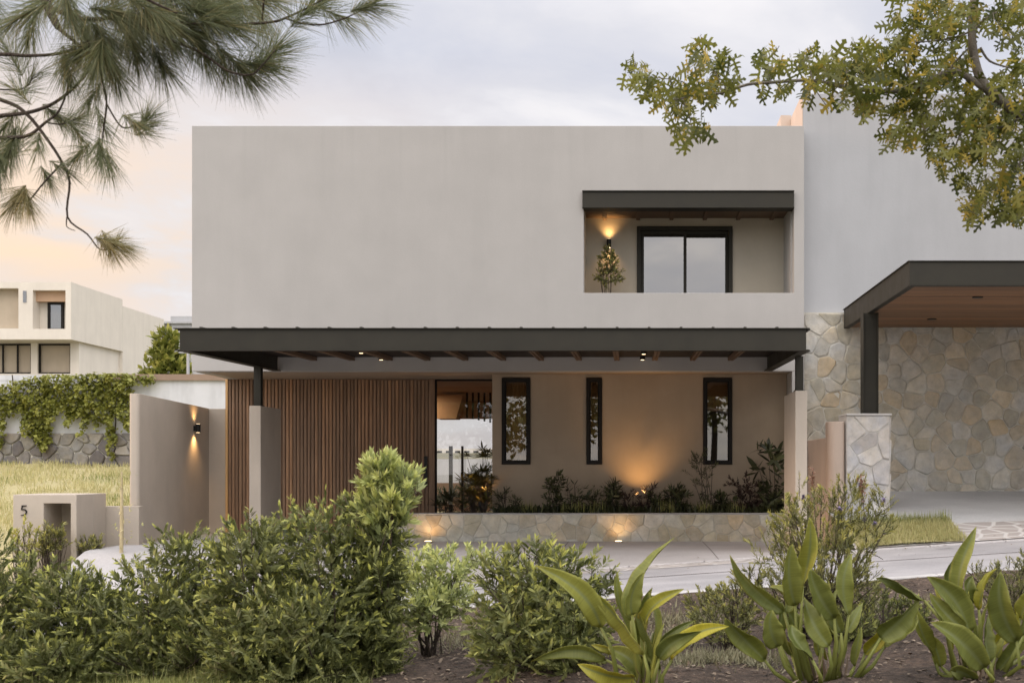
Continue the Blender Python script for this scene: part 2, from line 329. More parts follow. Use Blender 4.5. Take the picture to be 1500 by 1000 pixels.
LANCE = ([(0,0,0), (-.5,.3,.12),(0,.3,0),(.5,.3,.12), (-.42,.65,.1),(0,.68,.02),(.42,.65,.1), (0,1,-.06)],
         [(0,2,1),(0,3,2),(1,2,5,4),(2,3,6,5),(4,5,7),(5,6,7)])
BLADE = ([(-.5,0,0),(.5,0,0),(-.4,.5,.02),(.4,.5,.02),(0,1,.12)], [(0,1,3,2),(2,3,4)])
NEEDLE = ([(-.5,0,0),(.5,0,0),(.42,.6,.0),(-.42,.6,0),(0,1,0)], [(0,1,2,3),(3,2,4)])
QUAD = ([(-.5,0,0),(.5,0,0),(.5,1,0),(-.5,1,0)], [(0,1,2,3)])
OAK = ([(0,-.25,0),(.02,.06,0),(.20,.10,.03),(.07,.22,.01),(.08,.32,.01),(.36,.34,.07),(.46,.46,.09),(.09,.44,.01),(.08,.56,.01),(.34,.64,.06),(.37,.76,.07),(.10,.68,0),(.07,.78,0),(.16,.88,.02),(0,1,-.05),
        (-.16,.88,.02),(-.07,.78,0),(-.10,.68,0),(-.37,.76,.07),(-.34,.64,.06),(-.08,.56,.01),(-.09,.44,.01),(-.46,.46,.09),(-.36,.34,.07),(-.08,.32,.01),(-.07,.22,.01),(-.20,.10,.03),(-.02,.06,0)],
       [(0,1,27),(1,2,3),(27,25,26),(1,3,4,24,25,27),(4,5,6,7),(24,21,22,23),(4,7,8,20,21,24),(8,9,10,11),(20,17,18,19),(8,11,12,16,17,20),(12,13,14,15,16)])
# ------------------------------------------------------------------ ground
def zroad(x): return -.06+.068*max(-15, min(15, x))
def sheet(name, xs, ys, zf, m, kind='structure', smooth=True):
    vs = [(x, y, zf(x, y)) for y in ys for x in xs]; n = len(xs)
    me = bpy.data.meshes.new(name); me.from_pydata(vs, [], [(j*n+i, j*n+i+1, (j+1)*n+i+1, (j+1)*n+i) for j in range(len(ys)-1) for i in range(n-1)])
    o = link(name, me, m, None, 0, smooth); o['kind'] = kind; return o
lin = lambda a, b, n: [a+(b-a)*i/n for i in range(n+1)]
def sm(t): t = max(0, min(1, t)); return t*t*(3-2*t)
mb = MB(); mb.add([(-900,-600,-2.2),(900,-600,-2.2),(900,1400,-2.2),(-900,1400,-2.2)], [(0,1,2,3)]); struct('ground', mb, 'far_ground')
YK, YR, YP = 11.5, 15.7, 17.4
def bump2(x, y): return .03*math.sin(x*2.3+y*1.1)+.02*math.sin(x*5.1-y*3.7)+.012*math.sin(x*11+y*9)
def zbed(x, y): return zroad(x)+.02+bump2(x, y)*(1 if y < 11 else .3)
sheet('planting_bed', lin(-16, 16, 160), lin(-8, 11.33, 90), zbed, 'soil')
sheet('road', lin(-16, 16, 32), lin(YK, YR, 6), lambda x, y: zroad(x)-.1+.012*(y-YK), 'asphalt')
def kerb(name, y0, y1, top, m):
    mb = MB()
    for i in range(32):
        x0, x1 = -16+i, -15+i-.008
        mb.add([(x0,y0,zroad(x0)-.5),(x1,y0,zroad(x1)-.5),(x1,y1,zroad(x1)-.5),(x0,y1,zroad(x0)-.5),(x0,y0,zroad(x0)+top),(x1,y0,zroad(x1)+top),(x1,y1,zroad(x1)+top),(x0,y1,zroad(x0)+top)],
               [(0,3,2,1),(4,5,6,7),(0,1,5,4),(1,2,6,5),(2,3,7,6),(3,0,4,7)])
    struct(name, mb, m, bevel=.015)
kerb('kerb', YK-.17, YK-.005, .03, 'kerb_stone')
kerb('far_kerb', YR-.115, YR+.01, -.03, 'paving')
def zfront(x, y):                                                   # apron from the road up (or down) to the carport floor
    t = sm((y-YR)/(YP-YR)); return (zroad(x)-.04)*(1-t)+0.0*t
sheet('carport_floor', lin(-8.0, 2.98, 22), lin(YR, 21.9, 24), zfront, 'paving')
sheet('gutter_strip', lin(-16, 3.2, 40), [YR-.55, YR-.12], lambda x, y: zroad(x)-.1+.012*(y-YK)+.004, 'cobble_strip')
mb = MB()
for xx in (-5.4, -3.2, -1.0, 1.2):
    mb.add([(xx-.004, y, zfront(xx, y)+.003) for y in lin(YR, 19.3, 10)]+[(xx+.004, y, zfront(xx, y)+.003) for y in lin(YR, 19.3, 10)], [(i, i+11, i+12, i+1) for i in range(10)])
struct('paving_joint', mb, 'bark')
def zdrive(x, y):
    t = max(0, min(1, (y-YR)/.9)); u = max(0, min(1, (y-16.6)/3.6))
    z0 = zroad(x)-.02; z1 = .44+.03*(x-4.8)
    return z0*(1-t)+z1*t if y < 16.6 else z1*(1-u)+.82*u
sheet('neighbour_driveway', lin(3.02, 14, 22), lin(16.6, 20.6, 14), zdrive, 'drive_concrete')
sheet('cobble_path', lin(3.02, 14, 22), lin(YR, 16.6, 6), zdrive, 'cobble_strip')
sheet('verge_bed', lin(3.05, 4.48, 12), lin(YR+.01, 16.72, 6), lambda x, y: zdrive(x, y)+.006+.035*max(0, 1-abs((x-3.7)/.78)), 'lot_soil')
def zlot(x, y): 
    t = max(0, min(1, (y-15.7)/24.3)); return (zroad(x)-.05)*(1-t)+1.34*t+.05*math.sin(x*.9+y*.5)+.03*math.sin(x*2.1-y*1.3)
sheet('grass_lot', lin(-60, -8.02, 60), lin(YR, 40.2, 50), zlot, 'lot_soil')
sheet('back_yard', lin(-8.0, 14, 10), lin(21.92, 60, 20), lambda x, y: .0 if y < 33 else -.02*(y-33), 'lot_soil')
sheet('upper_terrain', lin(-120, -8, 10), lin(40.6, 120, 10), lambda x, y: 1.2+.02*(y-40), 'far_ground')
def road_line(name, yy, wd, m):
    mb = MB(); xs = lin(-16, 16, 64)
    mb.add([(x, yy+.04*math.sin(x*.7), zroad(x)-.1+.012*(yy-YK)+.005) for x in xs]+[(x, yy+wd+.04*math.sin(x*.7), zroad(x)-.1+.012*(yy+wd-YK)+.005) for x in xs], [(i, i+1, i+66, i+65) for i in range(64)])
    struct(name, mb, m)
road_line('road_seam', 14.15, .03, 'soil')
# ------------------------------------------------------------------ the house
HX0, HX1, HZT, SOF = X(281, 20), X(1178, 20), Z(184.5, 20), Z(543.5, 20)
YW, YD, YB = 20.65, 21.8, 29.0
house = thing('modern_house', 'two storey modern house with plain warm grey plaster facade and timber slat entrance', 'house', (HX0, 20, 0))
bx0, bx1, bz0, bz1 = X(855, 20), X(1163, 20), Z(429, 20), Z(281, 20)
mb = MB(); wall_holes(mb, HX0, HX1, SOF, HZT, [(bx0, bx1, bz0, bz1)], 20.0, 20.22)
mb.build('upper_wall', 'plaster_warm', house, bevel=.006)
mb = MB()
mb.box(HX0, HX0+.2, 20.222, 31, SOF, HZT-.003); mb.box(HX1-.2, HX1-.002, 20.222, 31, SOF, HZT-.003); mb.box(HX0+.202, HX1-.202, 30.8, 31, SOF, HZT-.003)
mb.build('side_wall', 'plaster_warm', house)
mb = MB(); mb.box(HX0+.203, HX1-.203, 20.224, 30.79, HZT-.45, HZT-.25); mb.build('roof', 'kerb_stone', house)
mb = MB(); mb.box(HX0+.004, HX1-.004, 20.224, 30.98, SOF+.002, SOF+.28); mb.build('soffit', 'plaster_shaded', house)
# balcony recess
rz = 5.645; YR2 = 21.15
mb = MB()
wx0, wx1, wz1 = X(933, YR2), X(1073, YR2), Z(332, YR2)
wall_holes(mb, bx0-.15, bx1+.15, SOF+.285, rz+.3, [(wx0, wx1, 3.25, wz1)], YR2, YR2+.2)
mb.box(bx0-.15, bx0-.002, 20.225, YR2-.002, SOF+.285, rz+.3); mb.box(bx1+.002, bx1+.15, 20.225, YR2-.002, SOF+.285, rz+.3)
mb.build('balcony_wall', 'plaster_balcony', house)
mb = MB(); mb.box(bx0+.001, bx1-.001, 20.226, YR2-.003, rz+.06, rz+.2); mb.build('balcony_ceiling', 'rafter_paint', house)
for k in range(6):
    xx = bx0+.3+k*.6; mb = MB(); mb.box(xx, xx+.07, 20.26, YR2-.004, rz+.022, rz+.058); mb.build('balcony_joist', 'rafter_paint', house, bevel=.004)
mb = MB(); x0, x1, z0, z1 = X(853, 19.9), X(1163.5, 19.9), Z(304, 19.9), Z(279, 19.9)
mb.box(x0, x1, 19.93, 20.21, z0+.012, z1-.012); mb.box(x0-.004, x1+.004, 19.905, 20.212, z1-.012, z1+.004); mb.box(x0-.004, x1+.004, 19.915, 20.212, z0, z0+.0115)
mb.build('balcony_beam', 'dark_steel', house, bevel=.003)
win = frame_mb(wx0, wx1, 3.25, wz1, YR2-.04, YR2+.12, .07).build('sliding_window', 'dark_steel', house, bevel=.004)
xm = (X(999, YR2)+X(1007, YR2))/2
for (a, b_, yy) in ((wx0+.072, xm+.035, YR2+.02), (xm-.035, wx1-.072, YR2+.062)):
    frame_mb(a, b_, 3.33, wz1-.073, yy, yy+.035, .055).build('sash', 'dark_steel', win, bevel=.003)
    q = MB(); q.box(a+.05, b_-.05, yy+.012, yy+.02, 3.36, wz1-.12); q.build('pane', 'glass_sky', win)
q = MB(); q.box(wx0-.5, wx1+.5, 21.8, 21.85, 3.2, 5.6); q.build('curtain', 'interior_beige', win)
# ground floor
px1, px2 = X(721, YW), X(1160, YW)
mb = MB(); hs = []
for a, b_ in ((735, 777), (859, 882), (1030, 1072.5)): hs.append((X(a, YW), X(b_, YW), Z(680, YW), Z(553, YW)))
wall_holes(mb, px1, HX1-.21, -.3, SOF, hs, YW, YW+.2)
mb.box(px1, px1+.2, YW+.202, YB, -.3, SOF); mb.build('garden_wall', 'plaster_shaded', house, bevel=.006)
mb = MB(); mb.box(HX1-.205, HX1-.003, 20.003, 30.9, -.3, SOF-.002); mb.build('corner_pier', 'plaster_warm', house)
for i, h in enumerate(hs):
    wn = frame_mb(h[0]+.002, h[1]-.002, h[2]+.002, h[3]-.002, YW-.03, YW+.09, .052).build('window', 'dark_bronze', house, bevel=.004)
    frame_mb(h[0]+.056, h[1]-.056, h[2]+.056, h[3]-.056, YW+.0, YW+.06, .02).build('sash', 'dark_bronze', wn)
    q = MB(); q.box(h[0]+.07, h[1]-.07, YW+.03, YW+.036, h[2]+.07, h[3]-.07); q.build('pane', 'glass_window', wn)
    if i < 2:
        q = MB(); n = 14
        xs = lin(h[0]-.1, h[1]+.1, n*3)
        q.add([(x, YW+.15+.02*math.sin(j*1.9), -.1) for j, x in enumerate(xs)]+[(x, YW+.15+.02*math.sin(j*1.9), h[3]-.0) for j, x in enumerate(xs)], [(j, j+1, j+1+len(xs), j+len(xs)) for j in range(len(xs)-1)])
        q.build('curtain', 'curtain_cloth', wn, smooth=True)
    else:
        q = MB(); q.box(h[0]-.15, h[1]+.15, YW+.23, YW+.26, Z(602, YW+.2), h[3]+.1); q.build('roller_blind', 'peach_lining', wn)
mb = MB(); mb.box(px1+.21, HX1-.21, 24.5, 24.6, -.2, SOF); mb.build('interior_wall', 'interior_beige', house)
# slatted timber front
sx0, sx1, dx0 = X(334.5, YD), X(637, YD), X(541, YD)
ztop = SOF-.001
def slats(a, b_, z0, z1, name, parent, y=YD):
    m_ = MB(); per = .067; n = round((b_-a)/per); per = (b_-a)/n
    for i in range(n):
        x = a+i*per; t = random.betavariate(2, 2); m_.box(x+.004, x+per-.015, y-.008-random.random()*.002, y+.021, z0, z1, t); m_.box(x+.030, x+.036, y-.014, y-.0105, z0+.002, z1-.002, min(1, t+.25))
    m_.box(a, b_, y+.022, y+.06, z0, z1, .25); return m_.build(name, 'slat_wood', parent, bevel=.004, seg=1)
slats(sx0, dx0-.006, .02, ztop, 'slat_panel', house)
door = slats(dx0+.006, sx1-.11, .03, ztop-.02, 'door', house, YD-.004)
mb = MB(); mb.box(sx1-.108, sx1, YD-.03, YD+.06, .02, ztop, .35); mb.box(dx0-.005, sx1-.11, YD-.002, YD+.058, ztop-.018, ztop-.001, .2); mb.build('door_frame', 'slat_wood', house, bevel=.003)
mb = MB(); hx, hz = X(625, YD), Z(690, YD)
mb.box(hx-.045, hx+.02, YD-.032, YD-.018, hz-.28, hz+.28); mb.tube([(hx-.015, YD-.03, hz), (hx-.015, YD-.09, hz), (hx-.15, YD-.09, hz)], .012); mb.build('handle', 'fitting_black', door, bevel=.002)
mb = MB(); mb.box(sx0-.045, sx0-.002, YD-.03, YD+.06, .02, ztop, .8); mb.build('corner_trim', 'trim_wood', house)
# glazed entrance between the door and the garden wall, hall right through to the back garden
gx0, gx1 = sx1+.002, px1-.002
mb = MB(); wall_holes(mb, gx0, gx1, .02, ztop, [(gx0+.03, gx1-.03, .06, ztop-.03)], YD+.0, YD+.06); eg = mb.build('entrance_glazing', 'dark_bronze', house)
q = MB(); q.box(gx0+.025, gx1-.025, YD+.025, YD+.035, .05, ztop-.025); q.build('pane', 'glass_clear', eg)
mb = MB(); rx0, rx1 = X(600, YB), X(735, YB); rzt = Z(613, YB)
wall_holes(mb, HX0+.01, HX1-.21, -.3, SOF-.002, [(rx0, rx1, -.35, rzt)], YB+.002, YB+.2)
mb.box(sx1-1.9, sx1-1.8, YD+.07, YB, -.1, SOF-.003); mb.build('hall_wall', 'interior_plaster', house)
mb = MB(); mb.box(HX0+.006, HX0+.2, YD+.065, YB, -.3, SOF-.001); mb.build('flank_wall', 'plaster_low', house)
mb = MB(); mb.box(sx1-1.79, px1-.01, YD+.07, YB+.2, .0, .03); mb.build('hall_floor', 'terracotta', house)
# stair flight and balusters seen through the glass
st = MB(); Ys = 25.5
pts = [(640, 578), (678, 578), (668, 613), (640, 613)]
st.add([W(a, b_, Ys) for a, b_ in pts]+[W(a, b_, Ys)+np.array([0, .6, 0]) for a, b_ in pts], [(0,3,2,1),(4,5,6,7),(0,1,5,4),(1,2,6,5),(2,3,7,6),(3,0,4,7)])
stair = st.build('staircase', 'interior_plaster', house)
for px in (684, 692.5, 701, 709.5, 718):
    q = MB(); q.box(X(px-1.3, Ys), X(px+1.3, Ys), Ys, Ys+.04, Z(613+(px-690)*.2, Ys), SOF-.01); q.build('baluster', 'fitting_black', stair)
# ------------------------------------------------------------------ back garden seen through the hall
gw = MB(); gw.box(-7, -1, 36, 36.2, -.3, Z(672, 36)); tag(gw.build('garden_wall', 'white_block'), 'pale grey garden wall behind the house, seen through the glazed entrance', 'wall')
gb = MB(); gb.box(-7, -1, 33.2, 33.4, -.3, Z(707, 33.2)); tag(gb.build('terrace_wall', 'garden_brick'), 'low brown terrace wall in the back garden, seen through the glazed entrance', 'wall')
for px, lb in ((660, 'thick dark steel post of the rear terrace, nearest the entrance door, seen through the glass'), (677, 'thin dark steel post of the rear terrace behind golden leaves, seen through the glass')):
    q = MB(); wd = 2.6 if px == 660 else 1.5
    q.box(X(px-wd, 30), X(px+wd, 30), 30, 30.09, -.1, Z(653, 30)); q.box(X(px-wd, 30)-.03, X(px+wd, 30)+.03, 29.97, 30.12, -.1, -.06); tag(q.build('terrace_post', 'fitting_black'), lb, 'post')
ab = thing('apartment_block', 'far off low apartment block with rows of windows, seen through the glazed entrance', 'building', (-25, 160, -2))
q = MB(); q.box(-34, -12, 160, 170, -2.2, Z(657, 160)); q.build('wall', 'plaster_cream', ab)
for k in range(16):
    q = MB(); q.box(-32.5+k*1.25, -31.8+k*1.25, 159.9, 160.02, Z(671, 160), Z(660, 160)); q.build('window', 'fitting_black', ab)
# ------------------------------------------------------------------ carport canopy
YF = 15.65
cx0, cx1 = X(262, YF), X(1181.5, YF)
cb0, cb1, ct0 = Z(513, YF), SOF, Z(480, YF)
dslope = (cb1-cb0)/(20-YF)
can = thing('carport_canopy', 'long dark steel carport canopy across the front of the grey house', 'canopy', ((cx0+cx1)/2, YF, 0))
hb = ct0-cb0
mb = MB(); fl = .012
mb.box(cx0, cx1, YF+.03, YF+.045, cb0+fl, ct0-fl); mb.box(cx0-.075, cx1+.04, YF, YF+.11, ct0-fl, ct0); mb.box(cx0-.06, cx1+.04, YF, YF+.11, cb0, cb0+fl)
mb.build('front_beam', 'dark_steel', can, bevel=.002)
for xs_, sgn in ((cx0, 1), (cx1, -1)):
    mb = MB(); y0, y1 = YF+.112, 19.995; a0 = dslope*(y0-YF); a1 = dslope*(y1-YF)
    xa, xb = (xs_, xs_+.015) if sgn > 0 else (xs_-.015, xs_)
    mb.slopebox(xa, xb, y0, y1, cb0+a0+fl, cb0+a1+fl, ct0+a0-fl, ct0+a1-fl)
    for (b0, b1) in ((cb0, cb0+fl), (ct0-fl, ct0)):
        mb.slopebox(xs_-.07, xs_+.07, y0, y1, b0+a0, b0+a1, b1+a0, b1+a1)
    mb.build('side_beam', 'dark_steel', can, bevel=.002)
for k in range(1, 13):
    xx = cx0+(cx1-cx0)*k/13; mb = MB(); y0, y1 = YF+.113, 19.994; a0 = dslope*(y0-YF); a1 = dslope*(y1-YF)
    for o in (-.045, .008): mb.slopebox(xx+o, xx+o+.037, y0, y1, ct0+a0-.15, ct0+a1-.125, ct0+a0-.063, ct0+a1-.063)
    mb.slopebox(xx-.008, xx+.008, y0, y1, ct0+a0-.135, ct0+a1-.11, ct0+a0-.064, ct0+a1-.064)
    mb.build('rafter', 'rafter_paint', can, bevel=.002)
mb = MB(); y0, y1 = YF+.06, 19.99; a0 = dslope*(y0-YF); a1 = dslope*(y1-YF)
mb.slopebox(cx0-.06, cx1+.06, YF+.114, y1, ct0+a0-.024, ct0+a1-.024, ct0+a0+.012, ct0+a1+.012)
xx = cx0+.25
while xx < cx1: mb.slopebox(xx-.018, xx+.018, YF+.112, y1, ct0+a0+.004, ct0+a1+.004, ct0+a0+.026, ct0+a1+.026); xx += .43
mb.build('roof_panel', 'dark_steel', can)
mb = MB(); mb.slopebox(cx0+.02, cx1-.02, YF+.114, y1, ct0+a0-.062, ct0+a1-.062, ct0+a0-.026, ct0+a1-.026); mb.build('ceiling_board', 'roof_underside', can)
def column(px0, px1_, Y, zb, zt, parent):
    mb = MB(); x0, x1 = X(px0, Y), X(px1_, Y); d = x1-x0
    mb.box(x0, x1, Y, Y+.012, zb, zt); mb.box(x0, x1, Y+d-.012, Y+d, zb, zt); mb.box((x0+x1)/2-.006, (x0+x1)/2+.006, Y+.0125, Y+d-.0125, zb, zt); mb.box(x0-.02, x1+.02, Y-.02, Y+d+.02, zb, zb+.012)
    mb.box(x0+.002, x0+.012, Y+.0125, Y+d-.0125, zb+.013, zt)
    return mb.build('column', 'dark_steel', parent, bevel=.002)
column(371.5, 382, 18.95, Z(594, 18.8)+.001, cb0+dslope*(18.95-YF)-.001, can)
column(1166, 1177, 16.6, Z(572, 16.5)+.001, cb0+dslope*(16.6-YF)-.001, can)
for px, py in ((529, 517), (561, 528), (943, 518.5), (941, 528)):
    Yl = 17.2 if py < 520 else 19.2; zz_ = cb0+dslope*(Yl-YF)+.19; yy = Yl
    Yl2 = (zz_-CZ)*F/(VY-py); xx = X(px, Yl2); Yl2 = min(max(Yl2, YF+.3), 19.8)
    mb = MB(); mb.tube([(xx, Yl2, zz_), (xx, Yl2, zz_+.09)], .045, 16); d_ = mb.build('downlight', 'fitting_black', can)
    q = MB(); q.tube([(xx, Yl2, zz_-.004), (xx, Yl2, zz_-.001)], .03, 14); q.build('lens', 'lamp_lens', d_)
# ------------------------------------------------------------------ low walls
def rounded(x0, x1, y0, y1, front=True, back=False, r=None):
    w_ = x1-x0; r = r or w_/2*.85; p = []
    def arc(cx, cy, a0, a1): return [(cx+r*math.cos(R(a0+(a1-a0)*k/6)), cy+r*math.sin(R(a0+(a1-a0)*k/6))) for k in range(7)]
    p += arc(x0+r, y0+r, 180, 270)+arc(x1-r, y0+r, 270, 360) if front else [(x0, y0), (x1, y0)]
    p += arc(x1-r, y1-r, 0, 90)+arc(x0+r, y1-r, 90, 180) if back else [(x1, y1), (x0, y1)]
    return p
def low_wall(name, label, poly, z0, z1, m='plaster_low', bevel=.008):
    mb = MB(); mb.prism(poly, z0, z1); return tag(mb.build(name, m, bevel=bevel), label, 'wall')
low_wall('pillar_wall', 'short tapered grey plaster wall carrying the canopy column in front of the timber slats', rounded(X(365, 18.8), X(382, 18.8), 18.8, 19.94, False, True, .07), -.6, Z(594, 18.8))
low_wall('pillar_wall', 'short pinkish plaster wall carrying the canopy column at the stone planter end', rounded(X(1165, 16.5), X(1182.5, 16.5), 16.5, 17.73, False, True, .05), -.4, Z(572, 16.5))
bxr = -7.807
mb = MB(); wl = rounded(-7.965, bxr, 18.68, 21.85, True, False, .05)
n = len(wl); zt = lambda y: 2.395-(y-18.68)*.0257
mb.add([(x, y, -.8) for x, y in wl]+[(x, y, zt(y)) for x, y in wl], [tuple(range(n))[::-1], tuple(range(n, 2*n))]+[(i, (i+1) % n, n+(i+1) % n, n+i) for i in range(n)])
tag(mb.build('boundary_wall', 'plaster_low', bevel=.006), 'tall plaster boundary wall with a lit wall lamp beside the grass lot', 'wall')
low_wall('link_wall', 'narrow plaster wall joining the lamp wall to the timber slat front', [(bxr+.002, YD-.02), (sx0-.048, YD-.02), (sx0-.048, YD+.1), (bxr+.002, YD+.1)], -.4, 2.31)
low_wall('garden_wall', 'waist high plaster wall running between the number 5 post and the lamp wall', [(X(111, 18.5), 18.5), (X(203.5, 18.5), 18.5), (X(203.5, 18.5), 18.66), (X(111, 18.5), 18.66)], -.9, Z(741, 18.5))
post = thing('number_post', 'squat plaster post with a deep niche and black numeral 5', 'post', (X(60, 17.5), 17.5, -.7))
mb = MB(); ax0, ax1 = X(19, 17.5), X(112, 17.5); azt = Z(724, 17.5)
wall_holes(mb, ax0, ax1, -.9, azt, [(X(64, 17.5), X(103.5, 17.5), -.45, Z(737, 17.5))], 17.5, 18.05)
mb.box(ax0, ax1, 18.052, 18.49, -.9, azt); mb.build('body', 'plaster_low', post, bevel=.008)
dg = MB()                                                            # the numeral 5
def stroke(pts, w_, y0=17.482, y1=17.5):
    P = [Vector((p[0], 0, p[1])) for p in pts]; L_, R_ = [], []
    for i, p in enumerate(P):
        d = (P[min(i+1, len(P)-1)]-P[max(i-1, 0)]).normalized(); nn = Vector((-d.z, 0, d.x)); ww = w_ if isinstance(w_, float) else w_[i]
        L_.append(p+nn*ww/2); R_.append(p-nn*ww/2)
    n = len(P); vs = []
    for yy in (y0, y1): vs += [(p.x, yy, p.z) for p in L_]+[(p.x, yy, p.z) for p in R_]
    fs = []
    for i in range(n-1):
        a, b_, c_, d_ = i, i+1, n+i+1, n+i; fs.append((a, b_, c_, d_)); fs.append((2*n+a, 2*n+d_, 2*n+c_, 2*n+b_)); fs.append((a, 2*n+a, 2*n+b_, b_)); fs.append((d_, c_, 2*n+c_, 2*n+d_))
    fs += [(0, n, 3*n, 2*n), (n-1, 3*n-1, 4*n-1, 2*n-1)]; dg.add(vs, fs)
def dp(px, py): return (X(px, 17.5), Z(py, 17.5))
stroke([dp(32.5, 740.3), dp(39.2, 740.3)], .013); stroke([dp(33.0, 740.2), dp(32.0, 746.4)], .012)
stroke([dp(32.0, 746.4), dp(33.6, 745.9), dp(35.6, 745.7), dp(37.5, 746.4), dp(39.0, 748), dp(39.3, 749.8), dp(38.4, 751.7), dp(36.6, 753.2), dp(34, 754.0), dp(31.0, 754.3)], [.011, .012, .014, .015, .016, .016, .015, .014, .012, .008])
dg.build('numeral', 'fitting_black', post)
# ------------------------------------------------------------------ stone cladding (each stone its own raised polygon)
def clip(poly, p, n_):
    out = []
    for i in range(len(poly)):
        a, b_ = poly[i], poly[(i+1) % len(poly)]; da = (a[0]-p[0])*n_[0]+(a[1]-p[1])*n_[1]; db = (b_[0]-p[0])*n_[0]+(b_[1]-p[1])*n_[1]
        if da <= 0: out.append(a)
        if da*db < 0: t = da/(da-db); out.append((a[0]+(b_[0]-a[0])*t, a[1]+(b_[1]-a[1])*t))
    return out
def stones(u0, u1, v0, v1, size, gap, depth, to3, seed, aspect=1.25, rnd=.42, roundoff=.3, tilt=.06):
    """to3(u, v, d): point of the wall face, d outwards. returns MB of stones"""
    r_ = random.Random(seed); nu = max(1, round((u1-u0)/(size*aspect))); nv = max(1, round((v1-v0)/size)); pts = []
    for j in range(nv):
        for i in range(nu):
            pts.append((u0+(i+.5+(.5 if j % 2 else 0)*.9-.22+r_.uniform(-rnd, rnd))*(u1-u0)/nu, v0+(j+.5+r_.uniform(-rnd, rnd))*(v1-v0)/nv))
    m_ = MB(); A = np.array(pts)
    for i, p in enumerate(pts):
        poly = [(u0, v0), (u1, v0), (u1, v1), (u0, v1)]
        d2 = ((A-A[i])**2).sum(1)
        for j in np.argsort(d2)[1:16]:
            q = pts[j]; poly = clip(poly, ((p[0]+q[0])/2, (p[1]+q[1])/2), (q[0]-p[0], q[1]-p[1]))
            if len(poly) < 3: break
        if len(poly) < 3: continue
        for _ in range(1):                                        # knock the corners off
            np_ = []
            for k in range(len(poly)):
                a, b_, c_ = poly[k-1], poly[k], poly[(k+1) % len(poly)]
                f = roundoff*r_.uniform(.5, 1); np_ += [(b_[0]+(a[0]-b_[0])*f*.5, b_[1]+(a[1]-b_[1])*f*.5), (b_[0]+(c_[0]-b_[0])*f*.5, b_[1]+(c_[1]-b_[1])*f*.5)]
            poly = np_
        cx = sum(a for a, _ in poly)/len(poly); cy = sum(b for _, b in poly)/len(poly)
        rad = sum(math.hypot(a-cx, b-cy) for a, b in poly)/len(poly)
        if rad < gap*1.5: continue
        def ins(g_): s = max(.2, 1-g_/rad); return [(cx+(a-cx)*s+r_.uniform(-1, 1)*gap*.15, cy+(b-cy)*s+r_.uniform(-1, 1)*gap*.15) for a, b in poly]
        dd = depth*r_.uniform(.55, 1.15); tu, tv_ = r_.uniform(-tilt, tilt), r_.uniform(-tilt, tilt); n = len(poly)
        r0, r1, r2 = ins(gap*.5), ins(gap*.62), ins(gap*1.25+rad*.05)
        vs = [to3(a, b, .0) for a, b in r0]+[to3(a, b, dd*.6) for a, b in r1]+[to3(a, b, dd+(a-cx)*tu+(b-cy)*tv_) for a, b in r2]
        fs = [(i2, (i2+1) % n, n+(i2+1) % n, n+i2) for i2 in range(n)]+[(n+i2, n+(i2+1) % n, 2*n+(i2+1) % n, 2*n+i2) for i2 in range(n)]+[tuple(range(2*n, 3*n))]
        m_.add(vs, fs, r_.random())
    return m_
# planter
YPL = 19.4; pzt, pzb = Z(752, YPL), Z(790, YPL)
plx0, plx1 = X(548, YPL), 2.76
pl = thing('stone_planter', 'long low planter faced with pale irregular stone under the windows', 'planter', ((plx0+plx1)/2, YPL, 0))
mb = MB(); mb.box(plx0, plx1, YPL, YPL+.22, -.3, pzt-.012); mb.box(plx0, plx0+.22, YPL+.222, 20.9, -.3, pzt-.012); mb.build('wall', 'mortar', pl)
stones(plx0, plx1, pzb-.1, pzt-.012,   .18, .012, .013, lambda u, v, d: (u, YPL-.001-d, v), 3, 1.5, .45, .12, .008).build('stone_facing', 'stone_planter', pl)
mb = MB(); mb.box(plx0-.02, plx1, YPL-.0125, YPL+.24, pzt-.0115, pzt+.006); mb.build('coping', 'kerb_stone', pl, bevel=.006)
mb = MB(); mb.box(plx0+.23, HX1-.21, YPL+.223, YW-.002, .0, pzt-.06); mb.box(X(640, 21), px1-.003, YW, YD-.05, .0, pzt-.06); mb.build('soil', 'soil', pl)
# neighbour
YN, YS = 20.3, 20.2
nb = thing('neighbour_house', 'big white plastered house with stone clad base beside the grey house', 'house', (7, YN, .8))
NX0 = HX1+.025; nzt = Z(137, YN)
mb = MB(); mb.box(NX0, 15, YN, YN+9, -.5, nzt); mb.build('wall', 'plaster_white', nb, bevel=.006)
mb = MB(); mb.box(NX0-.013, NX0-.002, YN+.002, 21.75, HZT-.5, nzt-.002); mb.box(X(1144, 21.76), NX0-.003, 21.76, 23.2, HZT-.6, Z(169, 21.76)); mb.build('roof_parapet', 'plaster_sunglow', nb)
mb = MB(); nst = Z(457.5, YS); mb.box(NX0+.001, 15, YS, YN-.001, .4, nst); mb.build('stone_base', 'mortar', nb)
stones(NX0+.001, 11, .62, nst-.01, .27, .016, .017, lambda u, v, d: (u, YS-.001-d, v), 11, 1.1, .43, .38).build('stone_facing', 'stone_neighbour', nb)
nc = thing('carport_canopy', 'dark steel canopy with timber boarded soffit in front of the stone wall', 'canopy', (6, 15.5, .5))
nx0, nyf, nyb, nz0, nz1 = 3.68, 15.43, 20.155, 3.61, 3.915
mb = MB()
mb.box(nx0, 14, nyf, nyf+.02, nz0, nz1); mb.box(nx0, nx0+.02, nyf+.021, nyb, nz0, nz1); mb.box(nx0-.02, 14, nyf-.02, nyb, nz1+.001, nz1+.014)
mb.box(nx0, 14, nyf, nyf+.09, nz0-.01, nz0-.001); mb.box(nx0, nx0+.09, nyf+.091, nyb, nz0-.01, nz0-.001); mb.build('fascia', 'dark_steel', nc, bevel=.002)
mb = MB(); y = nyf+.092; k = 0
